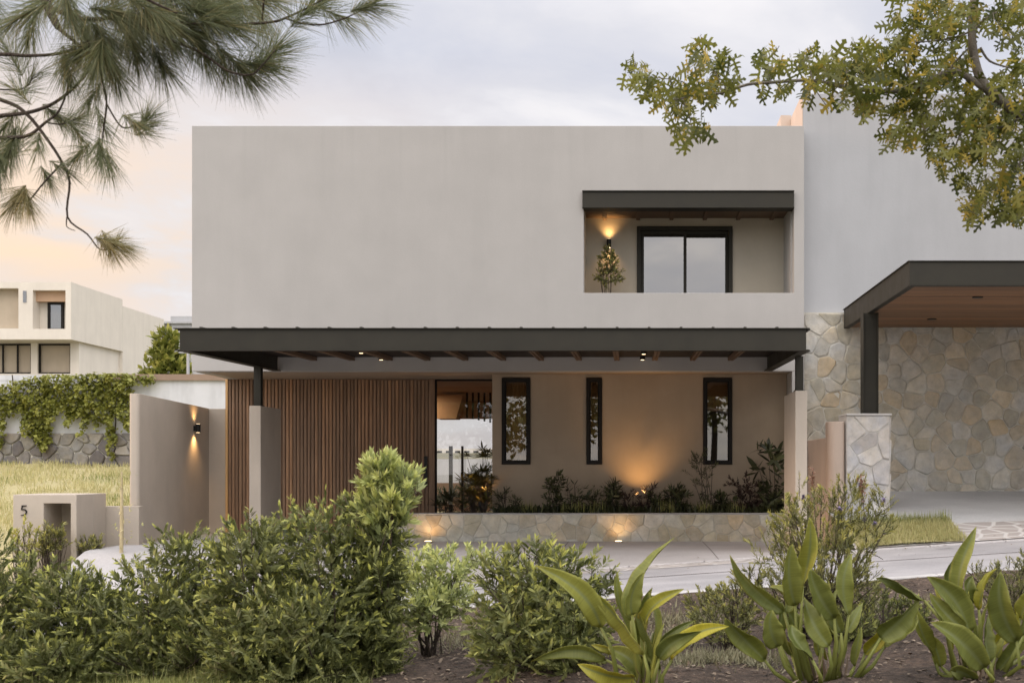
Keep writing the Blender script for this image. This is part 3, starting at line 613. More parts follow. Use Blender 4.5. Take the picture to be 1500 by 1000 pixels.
while y < nyb: mb.box(nx0+.022, 14, y, min(y+.118, nyb), nz0+.012, nz0+.03, random.betavariate(2, 2)); y += .122
mb.box(nx0+.022, 14, nyf+.022, nyb, nz0+.032, nz0+.06, .05); mb.build('soffit', 'soffit_wood', nc)
for px, py in ((1432, 435), (1365, 467)):
    Yl = (nz0+.01-CZ)*F/(VY-py); mb = MB(); mb.tube([(X(px, Yl), Yl, nz0+.0), (X(px, Yl), Yl, nz0+.011)], .075, 18); mb.build('downlight', 'fitting_black', nc)
YC = 18.1; mb = MB(); a, b_ = X(1264.5, YC), X(1287, YC); zc = Z(605.5, 17.9)
mb.box(a, a+.016, YC, YC+.22, zc+.013, nz0-.011); mb.box(b_-.016, b_, YC, YC+.22, zc+.013, nz0-.011); mb.box(a+.017, b_-.017, YC+.03, YC+.045, zc+.013, nz0-.011); mb.box(a-.03, b_+.03, YC-.03, YC+.25, zc+.001, zc+.012)
mb.build('column', 'dark_steel', nc, bevel=.002)
sp = thing('stone_pier', 'pale stone clad pier carrying the dark steel column of the timber soffit canopy', 'pier', (3.6, 17.9, .3))
mb = MB(); a, b_ = X(1239.5, 17.9), X(1303, 17.9); mb.box(a, b_, 17.9, 18.55, -.2, zc-.03); mb.build('core', 'mortar_pale', sp)
mb = stones(a, b_, .2, zc-.03, .26, .014, .02, lambda u, v, d: (u, 17.899-d, v), 5, 1.2, .4, .2)
mb2 = stones(17.9, 18.55, .2, zc-.03, .26, .014, .02, lambda u, v, d: (b_+.001+d, u, v), 6, 1.2, .4, .2); mb.add(mb2.v, mb2.f); mb.t[-len(mb2.t):] = mb2.t
mb.build('stone_facing', 'stone_pale', sp)
mb = MB(); mb.box(a, b_+.03, 17.86, 18.58, zc-.029, zc); mb.build('coping', 'mortar_pale', sp, bevel=.008)
dw = MB(); x0, x1 = X(1213, 17.9), X(1239, 17.9)-.002
dw.prism(rounded(x0, x1, 17.88, 18.25, True, True, .12), -.3, Z(617, 17.9))
dw.prism([(x0+.01, 18.252), (x1-.01, 18.252), (x1-.01, 20.19), (x0+.01, 20.19)], -.3, Z(640, 17.9))
tag(dw.build('dividing_wall', 'plaster_sunglow', bevel=.01), 'plaster dividing wall, peach sunset glow put into its colour, with a taller rounded end beside the pale stone pier', 'wall')
# ------------------------------------------------------------------ far left: ivy wall, cream house
YV = 40.0
rw = thing('retaining_wall', 'long white retaining wall on a dark rubble base at the back of the grass lot', 'wall', (-18, YV, 1.2))
mb = MB(); mb.box(-45, -8.3, YV+.05, YV+.4, Z(634, YV), Z(557, YV)); mb.build('wall', 'white_block', rw)
mb = MB(); mb.box(-45, -8.3, YV, YV+.45, .2, Z(634, YV)-.002); mb.build('rubble_base', 'mortar', rw)
stones(-23, -8.3, .85, Z(634, YV), .42, .035, .09, lambda u, v, d: (u, YV-.002-d, v), 21, 1.2, .45, .4).build('stone_facing', 'stone_dark', rw)
mb = MB(); mb.box(X(150, YV), -8.3, YV-.05, YV+.5, Z(557, YV)+.002, Z(548, YV)); mb.build('coping', 'concrete_coping', rw)
mb = MB(); mb.box(-45, X(150, YV)-.01, YV+.04, YV+.45, Z(557, YV)+.002, Z(549, YV)); mb.build('coping', 'white_block', rw)
YH = 55.0
fh = thing('cream_house', 'large cream modern house standing above the ivy covered wall', 'house', (-30, YH, 2))
hx_ = X(104, YH); xl = X(-60, YH)
mb = MB(); zt1 = Z(413, YH); zfl = Z(484, YH); zfl2 = Z(497, YH)
# upper storey with recesses
holes = [(X(-40, YH), X(27, YH), Z(481, YH), Z(422, YH)), (X(48, YH), X(96, YH), Z(481.5, YH), Z(425, YH))]
wall_holes(mb, xl, hx_, zfl2, zt1, holes, YH, YH+.7)
mb.box(X(107, YH)-.2, hx_-.01, YH+.01, YH+.02, zfl2, zt1-.01)
Yb1, Yb2 = YH+5.6, YH+11.0
mb.box(xl, hx_-.005, YH+.702, Yb1, zfl2, zt1-.004); mb.box(xl, hx_+.0, Yb1+.002, Yb2, 1.0, zt1-.35)
mb.build('wall', 'plaster_cream', fh)
mb = MB(); mb.box(holes[0][0], holes[0][1], YH+.4, YH+.45, holes[0][2], holes[0][3]); mb.build('screen', 'interior_beige', fh)
mb = MB(); mb.box(holes[1][0], holes[1][1], YH+.3, YH+.68, Z(440, YH), holes[1][3]-.001); mb.build('balcony_lining', 'peach_lining', fh)
mb = MB(); mb.box(X(34, YH), X(39, YH), YH-.03, YH-.001, Z(443, YH), Z(426, YH)); mb.build('window', 'glass_far', fh)
wn = frame_mb(X(61, YH), X(84, YH), Z(482, YH), Z(440.5, YH), YH+.55, YH+.68, .1).build('window', 'dark_bronze', fh)
mb = MB(); mb.box(X(62.5, YH), X(82.5, YH), YH+.6, YH+.64, Z(481, YH), Z(442, YH)); mb.build('pane', 'glass_far', wn)
mb = MB(); wall_holes(mb, xl, X(98, YH), 1.0, zfl2-.002, [(X(-40, YH), X(26, YH), Z(544, YH), Z(498.5, YH)), (X(36, YH), X(85, YH), Z(544, YH), Z(498.5, YH))], YH+1.2, YH+1.5); mb.build('lower_wall', 'plaster_cream', fh)
mb = MB(); mb.box(X(98, YH)-.3, X(98, YH)-.001, YH+1.51, Yb1, 1.0, zfl2-.003); mb.build('flank_wall', 'plaster_cream', fh)
for (p0, p1) in ((-40, 26), (36, 85)):
    wn = frame_mb(X(p0, YH), X(p1, YH), Z(544, YH), Z(499, YH), YH+1.3, YH+1.4, .07).build('window', 'dark_bronze', fh)
    mb = MB(); mb.box(X(p0, YH)+.05, X(p1, YH)-.05, YH+1.44, YH+1.46, Z(543, YH), Z(501, YH)); mb.build('blind', 'interior_beige', wn)
    mb = MB(); n_ = 3
    for k in range(1, n_): xx = X(p0+(p1-p0)*k/n_, YH); mb.box(xx-.03, xx+.03, YH+1.31, YH+1.39, Z(543, YH), Z(500, YH))
    if p0 < 0: mb.build('mullion', 'dark_bronze', wn)
fg = thing('grey_house', 'small pale grey house roof peeping between the cream house and the facade', 'house', (X(262, 80), 80, 2))
mb = MB(); mb.box(X(250, 80), X(300, 80), 80, 88, 1, Z(463, 80)); mb.box(X(236, 80), X(250, 80)-.01, 80.5, 88, 1, Z(474, 80)); mb.build('wall', 'plaster_white', fg)
mb = MB(); mb.box(X(236, 80)-.2, X(300, 80), 79.8, 88.2, Z(473.9, 80), Z(471, 80)); mb.build('roof_edge', 'plaster_white', fg)
mb = MB(); mb.tube([W(275.5, 560, 41), W(275.5, 516, 41)], .05, 8); mb.tube([W(262, 516.5, 41), W(282, 516.5, 41)], .025, 6); tag(mb.build('pole', 'plaster_white'), 'thin white pole with a crossbar behind the far wall coping', 'pole')
# ------------------------------------------------------------------ lamps
def spot(name, loc, direction, energy, angle, parent, blend=.9, col=(1, .54, .19), size=.02):
    l = bpy.data.lights.new(name, 'SPOT'); l.energy = energy; l.spot_size = R(angle); l.spot_blend = blend; l.color = col; l.shadow_soft_size = size
    o = bpy.data.objects.new(name, l); C.objects.link(o); o.location = Vector(loc)-Vector(parent.location); o.parent = parent
    o.rotation_euler = (-Vector(direction)).to_track_quat('Z', 'Y').to_euler(); return o
def updown(label, c, out, h, r, e_up, e_dn, a=60):
    t = thing('wall_lamp', label, 'lamp', c); c = Vector(c); out = Vector(out)
    mb = MB(); p = c+out*(r+.03); mb.tube([p+Vector((0, 0, -h/2)), p+Vector((0, 0, h/2))], r, 20); mb.build('body', 'fitting_black', t, bevel=.003)
    q = MB(); b0 = c+out*.001; s_ = out.cross(Vector((0, 0, 1)))*r*.6; q.add([b0+s_+Vector((0,0,-h*.3)), b0-s_+Vector((0,0,-h*.3)), b0-s_+Vector((0,0,h*.3)), b0+s_+Vector((0,0,h*.3))]+[b0+out*.035+s_+Vector((0,0,-h*.3)), b0+out*.035-s_+Vector((0,0,-h*.3)), b0+out*.035-s_+Vector((0,0,h*.3)), b0+out*.035+s_+Vector((0,0,h*.3))], [(0,1,2,3),(7,6,5,4),(0,4,5,1),(1,5,6,2),(2,6,7,3),(3,7,4,0)]); q.build('bracket', 'fitting_black', t)
    for sg in (1, -1):
        q = MB(); q.tube([p+Vector((0, 0, sg*(h/2+.001))), p+Vector((0, 0, sg*(h/2+.004)))], r*.72, 16); q.build('lens', 'lamp_lens', t)
        spot('lamp_light', p+Vector((0, 0, sg*(h/2+.012))), Vector((0, 0, sg))-out*.22, e_up if sg > 0 else e_dn, a, t, 1.0, (1, .56, .21), .07)
    return t
updown('black up and down wall lamp on the tall plaster boundary wall', (bxr, X(284, 1) and 7.807*F/(VX-284), Z(627, 21.05)), (1, 0, 0), .15, .045, 10, 22, 100)
updown('black up and down wall lamp in the balcony recess above the small tree', (X(892, YR2), YR2, Z(357.5, YR2)), (0, -1, 0), .15, .04, 10, 9, 110)
for px, lb in ((627, 'lit ground light at the planter foot in front of the timber door'), (906, 'lit ground light at the planter foot below the narrow window')):
    c = Vector((X(px, 19.16), 19.16, .004)); t = thing('ground_light', lb, 'lamp', c)
    q = MB(); q.tube([c, c+Vector((0, 0, .012))], .075, 20); q.build('rim', 'chrome_fitting', t)
    q = MB(); q.tube([c+Vector((0, 0, .0125)), c+Vector((0, 0, .02))], .055, 18); q.build('lens', 'lamp_lens', t)
    spot('lamp_light', c+Vector((0, 0, .04)), (0, .5, 1), 5.5, 140, t, 1.0, (1, .54, .19), .05)
def uplight(label, px, Y, z, e, d=(0, .28, 1), a=70):
    c = Vector((X(px, Y), Y, z)); t = thing('garden_spotlight', label, 'lamp', c)
    q = MB(); q.tube([c, c+Vector((0, 0, .10))], .008, 8); q.build('spike', 'fitting_black', t)
    q = MB(); q.tube([c+Vector((0, 0, .09)), c+Vector((0, .02, .17))], .035, 14, cap=False); q.tube([c+Vector((0, -.002, .085)), c+Vector((0, 0, .092))], .034, 14); q.build('body', 'fitting_black', t)
    q = MB(); q.tube([c+Vector((0, .016, .155)), c+Vector((0, .017, .158))], .03, 14); q.build('lens', 'lamp_lens', t)
    spot('lamp_light', c+Vector((0, .022, .19)), d, e, a, t, 1.0, (1, .54, .19), .03)
uplight('small lit spotlight among the plants in the middle of the stone planter', 937, 20.2, pzt-.02, 40, (0, .16, 1), 112)
uplight('small lit spotlight hidden in the golden plants beside the glazed entrance', 704, 20.5, pzt-.0, 150, (0, .32, 1), 110)
# hall ceiling lamp
hc = Vector((-4.75, 25.0, SOF-.002)); t = thing('ceiling_lamp', 'warm ceiling lamp in the entrance hall behind the glazed entrance', 'lamp', hc)
q = MB(); q.tube([hc+Vector((0, 0, -.05)), hc], .16, 20); q.build('body', 'fitting_black', t); q = MB(); q.tube([hc+Vector((0, 0, -.056)), hc+Vector((0, 0, -.051))], .13, 18); q.build('lens', 'lamp_lens', t)
l = bpy.data.lights.new('lamp_light', 'AREA'); l.shape = 'DISK'; l.size = .25; l.energy = 22; l.color = (1, .68, .40); o = bpy.data.objects.new('lamp_light', l); C.objects.link(o); o.location = (0, 0, -.06); o.parent = t
# ------------------------------------------------------------------ plants
def sprigs(org, d, length, nl, ll, lw, mode='pinnate', tipn=.18, droop=.0, jit=.35, elev=50):
    """leaf arrays for sprigs starting at org (k,3), direction d (k,3); returns pos,U,V,N,tint,tip"""
    k = len(org); d = nrm(d); t = np.linspace(.12, 1, nl)
    t_ = np.broadcast_to(t, (k, nl)); ln = np.broadcast_to(np.asarray(length).reshape(-1, 1), (k, nl))
    P = org[:, None, :]+d[:, None, :]*(t_*ln)[:, :, None]; P[:, :, 2] -= droop*(t_**2)*ln
    Dd = np.broadcast_to(d[:, None, :], (k, nl, 3))
    rv = rng.normal(size=(k, 1, 3)); a = nrm(np.cross(d[:, None, :], rv)); b = np.cross(d[:, None, :], a)
    if mode == 'pinnate': ph = np.tile(np.array([0, math.pi]), nl)[:nl][None, :]+rng.normal(0, jit, (k, nl))
    else: ph = np.arange(nl)[None, :]*2.4+rng.normal(0, jit, (k, nl))
    out = a*np.cos(ph)[:, :, None]+b*np.sin(ph)[:, :, None]
    el = np.radians(elev)*(1-.45*t_)+rng.normal(0, .15, (k, nl))
    ld = Dd*np.cos(el)[:, :, None]+out*np.sin(el)[:, :, None]; ld = ld.reshape(-1, 3)
    side = np.cross(ld, Dd.reshape(-1, 3)); U = nrm(side+rng.normal(0, .25, side.shape)); V = nrm(ld); N = np.cross(U, V)
    sz = (rng.uniform(.75, 1.15, (k, nl))*rng.uniform(.6, 1.3, (k, 1))*(.75+.35*np.sin(t_*2.6))).reshape(-1, 1)
    tint = np.clip(rng.normal(.45, .25, (k, 1))+rng.normal(0, .12, (k, nl)), 0, 1).reshape(-1)
    tip = np.where(t_ > 1-tipn, rng.uniform(.3, 1, (k, 1)), 0).reshape(-1)
    return P.reshape(-1, 3), U*lw*sz, V*ll*sz, N*lw*sz, tint, tip
def blob_points(blobs, n, shell=.45):
    """points and outward directions in a union of ellipsoids (cx,cy,cz,rx,ry,rz)"""
    B = np.array(blobs, float); vol = (B[:, 3]*B[:, 4]*B[:, 5])**.75; idx = rng.choice(len(B), n, p=vol/vol.sum())
    u = nrm(rng.normal(size=(n, 3))); r = rng.uniform(shell, 1.0, n)[:, None]**.6
    return B[idx, :3]+u*r*B[idx, 3:], u
def shrub(name, label, blobs, base, n, m, ll=.034, lw=.012, sl=.13, nl=16, mode='pinnate', group=None, cat='shrub', up=.55, stems=30, tipn=.18, top_tip=1.0, flowers=None, shell=.35, fill=0, stem_m='bark', tpl=LANCE, droop=.1, elev=50, zmin=None, jit=.35):
    base = np.asarray(base, float); root = thing(name, label, cat, base, group)
    if fill:
        ex = []
        for b_ in blobs:
            zl = base[2]+fill*.75
            while zl < b_[2]-b_[5]*.6: ex.append((b_[0], b_[1]-.05, zl, b_[3]*1.02, b_[4], fill)); zl += fill*.95
        blobs = list(blobs)+ex
    P, u = blob_points(blobs, n, shell)
    if zmin is not None: P[:, 2] = np.maximum(P[:, 2], zmin+rng.uniform(0, .1, n))
    d = nrm(u*.75+np.array([0, 0, up])+rng.normal(0, .28, (n, 3)))
    L_ = sl*rng.uniform(.6, 1.3, n); org = P-d*L_[:, None]*.6
    org[:, 2] = np.maximum(org[:, 2], base[2]+.01)
    a = sprigs(org, d, L_, nl, ll, lw, mode, tipn, droop, jit, elev)
    hz = np.repeat(P[:, 2], nl); zt_ = np.percentile(P[:, 2], 97); zb_ = base[2]
    tipw = a[5]*np.clip(.25+top_tip*(hz-zb_)/max(.1, zt_-zb_), 0, 1)
    scatter('foliage', *tpl, *a[:4], m, root, a[4], tipw)
    sb = MB()
    pick = rng.choice(n, min(stems, n), replace=False)
    for i in pick:
        e = P[i]; mid = base*.55+e*.45+np.array([*rng.normal(0, .04, 2), -.04]); sb.tube([base+np.array([*rng.normal(0, .04, 2), -.03]), mid, e], [.011, .007, .003], 5)
    ii = rng.choice(n, min(n, 160), replace=False)
    for i in ii: sb.tube([org[i], org[i]+d[i]*L_[i]], [.003, .0015], 3, cap=False)
    sb.build('stem', stem_m, root)
    if flowers:
        fm, nf, fs = flowers
        for q in rng.choice(np.argsort(P[:, 2]*1.0-P[:, 1]*.5)[-n//2:], nf):
            org = (P[q]+d[q]*L_[q]*.5)[None, :]+rng.normal(0, fs*.06, (16, 3)); U, V, N = frames(rng.normal(size=(16, 3))); s_ = fs*1.1
            scatter('flower', *LANCE, org, U*s_*.7, V*s_, N*s_*.6, fm, root, rng.uniform(0, 1, 16), rng.uniform(0, 1, 16))
    return root
def pb(px, py, rx, ry, Y, dy=None):                                   # a blob seen at (px,py) with half sizes in px, at distance Y
    s = Y/F; p = W(px, py, Y); return (p[0], p[1], p[2], rx*s, (dy if dy else rx*s*.8), ry*s)
HEDGE = 'dark green bushes along the front of the planting bed'
def hb(px, Y): x = X(px, Y); return (x, Y, zbed(x, Y)-.01)
shrub('hedge_shrub', 'dark bush cut off by the left edge, in front of the number 5 post', [pb(-40, 900, 70, 70, 8.4), pb(20, 870, 50, 50, 8.6), pb(10, 940, 60, 40, 8.2), pb(0, 820, 26, 42, 8.8), pb(50, 835, 22, 22, 8.7), pb(-60, 840, 40, 60, 8.8)], hb(0, 8.5), 1050, 'leaf_hedge', group=HEDGE, fill=.2, ll=.044, lw=.0150, sl=.18, nl=20, up=.4, elev=60, jit=.12, tipn=.13, top_tip=1.5)
shrub('hedge_shrub', 'dark bush with herringbone sprays in front of the waist high plaster wall', [pb(110, 900, 70, 62, 8.3), pb(100, 858, 55, 34, 8.5), pb(160, 920, 55, 60, 8.2), pb(150, 870, 45, 40, 8.6), pb(90, 960, 70, 30, 8.0)], hb(115, 8.3), 1050, 'leaf_hedge', group=HEDGE, fill=.2, ll=.044, lw=.0150, sl=.18, nl=20, up=.4, elev=60, jit=.12, tipn=.13, top_tip=1.5)
shrub('hedge_shrub', 'dark rounded bush in front of the lamp wall, left of the tallest bush', [pb(255, 873, 62, 85, 8.2), pb(255, 813, 45, 42, 8.4), pb(225, 913, 60, 55, 8.0), pb(300, 813, 45, 40, 8.5), pb(300, 913, 55, 60, 7.9), pb(190, 853, 30, 50, 8.5)], hb(255, 8.2), 1150, 'leaf_hedge', group=HEDGE, fill=.2, ll=.044, lw=.0150, sl=.18, nl=20, up=.4, elev=60, jit=.12, tipn=.13, top_tip=1.5)
shrub('hedge_shrub', 'big dark bush in front of the pillar wall, right beside the tallest bush', [pb(370, 843, 70, 85, 7.9), pb(360, 798, 55, 40, 8.1), pb(400, 913, 80, 60, 7.6), pb(345, 933, 50, 45, 7.6), pb(430, 783, 50, 46, 8.2)], hb(375, 7.9), 1300, 'leaf_hedge', group=HEDGE, fill=.2, ll=.044, lw=.0150, sl=.18, nl=20, up=.4, elev=60, jit=.12, tipn=.13, top_tip=1.5)
shrub('hedge_shrub', 'tallest bush with pale upright shoots reaching across the timber door', [pb(490, 843, 70, 95, 7.8), pb(480, 783, 55, 60, 8.0), pb(540, 863, 55, 70, 7.8), pb(460, 913, 80, 55, 7.5), pb(530, 773, 40, 60, 8.0), pb(555, 803, 36, 50, 7.9), pb(565, 775, 34, 42, 7.9), pb(552, 862, 40, 50, 7.8)], hb(490, 7.8), 1550, 'leaf_hedge', group=HEDGE, fill=.2, ll=.044, lw=.0150, sl=.18, nl=20, up=.4, elev=60, jit=.12, tipn=.13, top_tip=1.5)
shrub('hedge_shrub', 'pale leafy shoot cluster rising highest in front of the timber door', [pb(553, 692, 24, 24, 7.9, .1), pb(594, 702, 24, 20, 7.9, .09), pb(570, 722, 34, 24, 7.9, .12), pb(548, 745, 24, 24, 7.9, .1), pb(585, 745, 18, 24, 7.9, .1), pb(566, 770, 26, 24, 7.9, .1)], hb(548, 7.9), 165, 'leaf_pale', ll=.072, lw=.020, sl=.15, nl=20, mode='spiral', up=.9, stems=8, tipn=.4, elev=42)
shrub('low_shrub', 'pale loose shrub with open branches between the tallest bush and the round bush', [pb(615, 835, 40, 30, 8.7), pb(655, 840, 38, 40, 8.6), pb(600, 880, 36, 40, 8.5), pb(630, 895, 34, 34, 8.4), pb(690, 822, 26, 24, 8.8), pb(650, 870, 44, 24, 8.5), pb(672, 885, 24, 26, 8.5)], hb(632, 8.6), 330, 'leaf_pale', ll=.050, lw=.018, sl=.14, nl=14, mode='spiral', stems=14, tipn=.3, elev=58)
shrub('round_shrub', 'rounded dark bush alone in the middle of the bed in front of the planter', [pb(790, 880, 92, 70, 7.4), pb(770, 830, 62, 36, 7.6), pb(830, 850, 70, 50, 7.5), pb(750, 920, 62, 50, 7.2), pb(840, 920, 60, 50, 7.2), pb(800, 810, 40, 18, 7.7), pb(720, 880, 28, 50, 7.4), pb(880, 850, 26, 44, 7.5), pb(730, 830, 26, 30, 7.6)], hb(790, 7.4), 900, 'leaf_hedge', ll=.048, lw=.016, sl=.17, nl=18, up=.45, elev=60, jit=.14, fill=.2)
fl = [pb(1195, 770, 70, 55, 8.3), pb(1210, 830, 80, 60, 8.1), pb(1170, 740, 24, 44, 8.4), pb(1240, 740, 40, 48, 8.4), pb(1280, 770, 28, 42, 8.3), pb(1135, 800, 34, 34, 8.2), pb(1160, 870, 60, 50, 8.0), pb(1255, 870, 40, 60, 8.0), pb(1290, 735, 16, 30, 8.4)]
shrub('flowering_shrub', 'loose twiggy shrub with a few purple flowers in front of the plaster pillar', fl, hb(1200, 8.1), 640, 'leaf_twiggy', ll=.034, lw=.009, sl=.17, nl=20, mode='spiral', up=1.0, stems=60, flowers=('flower_purple', 7, .022), tipn=.25, elev=48)
shrub('low_shrub', 'small low bush at the kerb left of the twiggy purple flowered shrub', [pb(1080, 880, 48, 30, 8.0), pb(1060, 910, 50, 34, 7.8), pb(1100, 850, 30, 18, 8.2), pb(1030, 880, 26, 20, 8.2)], hb(1075, 7.9), 300, 'leaf_twiggy', ll=.03, lw=.009, sl=.11, nl=16, mode='spiral', up=.8, stems=30)
shrub('low_shrub', 'fine leaved low bush at the right edge of the view along the road', [pb(1480, 850, 48, 34, 8.4), pb(1440, 845, 26, 22, 8.6), pb(1530, 840, 46, 44, 8.4), pb(1500, 880, 50, 30, 8.2)], hb(1485, 8.4), 420, 'leaf_twiggy', ll=.024, lw=.006, sl=.13, nl=22, mode='spiral', up=.8, stems=30, tipn=.1)
shrub('low_shrub', 'sparse dark low bush behind the middle big leaved clump', [pb(1290, 895, 40, 36, 8.2), pb(1330, 900, 34, 30, 8.2), pb(1250, 920, 40, 30, 7.9)], hb(1290, 8.0), 260, 'leaf_hedge', ll=.03, lw=.009, sl=.12, nl=16, mode='spiral', up=.8)
# dusty flower spikes and thin sapling
for px, ty, lb in ((1190, 690, 'thin dry flower spike in front of the plaster pillar, left of the pair'), (1262, 700, 'thin dry flower spike in front of the pale stone pier')):
    b0 = np.array(hb(px+8, 8.3)); t0 = W(px, ty, 8.3); r_ = thing('flower_spike', lb, 'flower', b0)
    q = MB(); q.tube([b0, b0*.5+t0*.5+np.array([.02, 0, 0]), t0], [.004, .003, .002], 5); q.build('stem', 'bark', r_)
    o = t0-np.array([0, 0, 1])*rng.uniform(-.01, .16, 110)[:, None]+rng.normal(0, .012, (110, 3)); U, V, N = frames(rng.normal(size=(110, 3))+[0, 0, .5])
    scatter('flower', *LANCE, o, U*.012, V*.022, N*.012, 'flower_dusty', r_, rng.uniform(0, 1, 110), rng.uniform(0, 1, 110))
b0 = np.array([X(177, 17.2), 17.2, -.6]); t0 = W(178, 690, 17.2); r_ = thing('sapling', 'thin young sapling with a pale yellow stem in front of the waist high wall', 'tree', b0)
q = MB(); q.tube([b0, W(178.5, 760, 17.2), t0], [.028, .026, .012], 8); q.build('trunk', 'dry_straw', r_)
n = 70; o = np.array([W(178, y, 17.2) for y in rng.uniform(690, 800, n)])+rng.normal(0, .09, (n, 3))*[1, .6, .2]; U, V, N = frames(rng.normal(size=(n, 3)))
scatter('foliage', *LANCE, o, U*.025, V*.08, N*.025, 'grass_dry', r_, rng.uniform(0, 1, n), rng.uniform(0, 1, n))
# plants at the foot of the number post
shrub('low_shrub', 'sparse greenish shrub growing in the niche of the number 5 post', [pb(78, 790, 22, 20, 17.3), pb(84, 775, 8, 16, 17.3), pb(65, 800, 16, 16, 17.3)], (X(75, 17.3), 17.3, -.6), 90, 'leaf_twiggy', ll=.06, lw=.02, sl=.2, nl=12, mode='spiral', up=1)
shrub('low_shrub', 'small tuft of weeds at the foot of the waist high plaster wall', [pb(140, 798, 14, 16, 17.6), pb(128, 800, 18, 12, 17.6)], (X(138, 17.6), 17.6, -.6), 60, 'leaf_twiggy', ll=.06, lw=.016, sl=.2, nl=12, mode='spiral', up=1.2)
shrub('low_shrub', 'sparse upright weeds in front of the numeral 5', [pb(32, 790, 14, 28, 16.6, .15), pb(50, 782, 7, 12, 16.6, .1)], (X(32, 16.6), 16.6, -.6), 26, 'leaf_twiggy', ll=.08, lw=.03, sl=.2, nl=9, mode='spiral', up=1.2, tipn=.6)
# ---- big strap leaved clumps (each leaf its own curved blade)
def blade(mb, A, base, mid, tip, wpx, Y, roll=.0, fold=.5, tint=.5, yellow=0., dY=0., flip=1):
    """A: list that collects (tint, tip, vein, along) per vertex"""
    s = Y/F; p0 = W(*base, Y); p2 = W(*tip, Y+dY); pm = W(*mid, Y+dY*.5-.02)
    n = 15; hw = wpx*s*.49; vs = []; o = len(mb.v); cols = 9
    for i in range(n+1):
        t = i/n; c = (1-t)**2*p0+2*t*(1-t)*(2*pm-.5*p0-.5*p2)+t*t*p2
        tg = nrm(2*(1-t)*((2*pm-.5*p0-.5*p2)-p0)+2*t*(p2-(2*pm-.5*p0-.5*p2)))
        view = np.array([0, -1., .15]); side = nrm(np.cross(tg, view)); nn = nrm(np.cross(side, tg))
        rr = roll+.5*math.sin(t*3.4+wpx); side, nn = side*math.cos(rr)+nn*math.sin(rr), nn*math.cos(rr)-side*math.sin(rr)
        wd = hw*max(0.0, (math.sin(math.pi*min(1, (t*.94+.06))**.78))**.78)
        if i == n: wd = .001
        if i == 0: wd = hw*.14
        for k in range(cols):
            f = (k/(cols-1))*2-1; cup = fold*abs(f)**1.4*wd; wav = (.07*math.sin(t*11+k)+.10*math.sin(t*23+wpx*3))*wd*abs(f)**2
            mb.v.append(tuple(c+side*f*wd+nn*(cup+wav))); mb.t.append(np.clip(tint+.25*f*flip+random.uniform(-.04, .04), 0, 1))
            A.append((min(1, yellow+(.4*max(0, abs(f)-.75) if yellow < .1 else 0)+(.5*max(0, t-.9)*4 if yellow < .3 else 0)), (.9 if k == cols//2 else 0), t))
    for i in range(n):
        for k in range(cols-1): mb.f.append((o+i*cols+k, o+i*cols+k+1, o+(i+1)*cols+k+1, o+(i+1)*cols+k))
def clump(label, Y, leaves, stalks, root_px):
    bx = X(root_px, Y); base = (bx, Y, zbed(bx, Y)-.02); root = thing('broadleaf_clump', label, 'plant', base, 'big strap leaved plants in the foreground')
    mb = MB(); A = []; st = MB(); leaves = list(leaves)
    for _ in range(8):                                              # younger leaves between the big ones
        bx_, by_ = root_px+random.gauss(0, 42), random.uniform(925, 985); tx, ty = bx_+random.gauss(0, 30), by_-random.uniform(45, 95)
        leaves.append(((bx_, by_), ((bx_+tx)/2+random.uniform(-10, 10), (by_+ty)/2), (tx, ty), random.uniform(12, 22), dict(oy=random.uniform(.05, .3), roll=random.uniform(-1, 1), tint=random.uniform(.1, .9), yellow=random.choice([0, 0, 0, .2, .5]))))
    for (b_, m_, t_, w_, *k) in leaves:
        kw = k[0] if k else {}
        dyo = kw.pop('oy', random.uniform(-.12, .12)); stem = kw.pop('stalk', None); yy = Y+dyo
        mb_kw = dict(tint=random.uniform(.25, .75), roll=random.uniform(-.75, .75), fold=random.uniform(.45, 1.0), dY=random.uniform(-.12, .1)); mb_kw.update(kw)
        blade(mb, A, b_, m_, t_, w_, yy, **mb_kw)
        pts = [W(*b_, yy)]+[W(*p, yy) for p in (stem or [])]
        e = pts[-1]; gz = zbed(e[0], yy)-.02
        gx = e[0]*.6+bx*.4+random.uniform(-.03, .03); pts.append(np.array([gx, yy*.5+Y*.5, gz])) if e[2] > gz+.02 else None
        if len(pts) > 1: st.tube(pts, [.007]+[.011]*(len(pts)-2)+[.016], 8, random.uniform(.4, .8))
    o = mb.build('leaf_blades', 'leaf_strelitzia', root, smooth=True); me = o.data; A = np.array(A, np.float32)
    for i, nm in enumerate(('tip', 'vein', 'along')):
        a = me.attributes.new(nm, 'FLOAT', 'POINT'); a.data.foreach_set('value', np.ascontiguousarray(A[:, i]))
    sm_ = o.modifiers.new('thick', 'SOLIDIFY'); sm_.thickness = .0012; sm_.offset = 0
    st.build('stalk', 'leaf_strelitzia', root, smooth=True)
    # dry sheaths at the foot
    n = 26; p = np.array(base)+rng.normal(0, .05, (n, 3))*[1, 1, .1]; U, V, N = frames(rng.normal(0, .5, (n, 3))+[0, 0, .9])
    scatter('sheath', *BLADE, p, U*.02, V*rng.uniform(.1, .26, (n, 1)), N*.05, 'litter', root, rng.uniform(.3, 1, n), rng.uniform(0, .4, n))
    return root
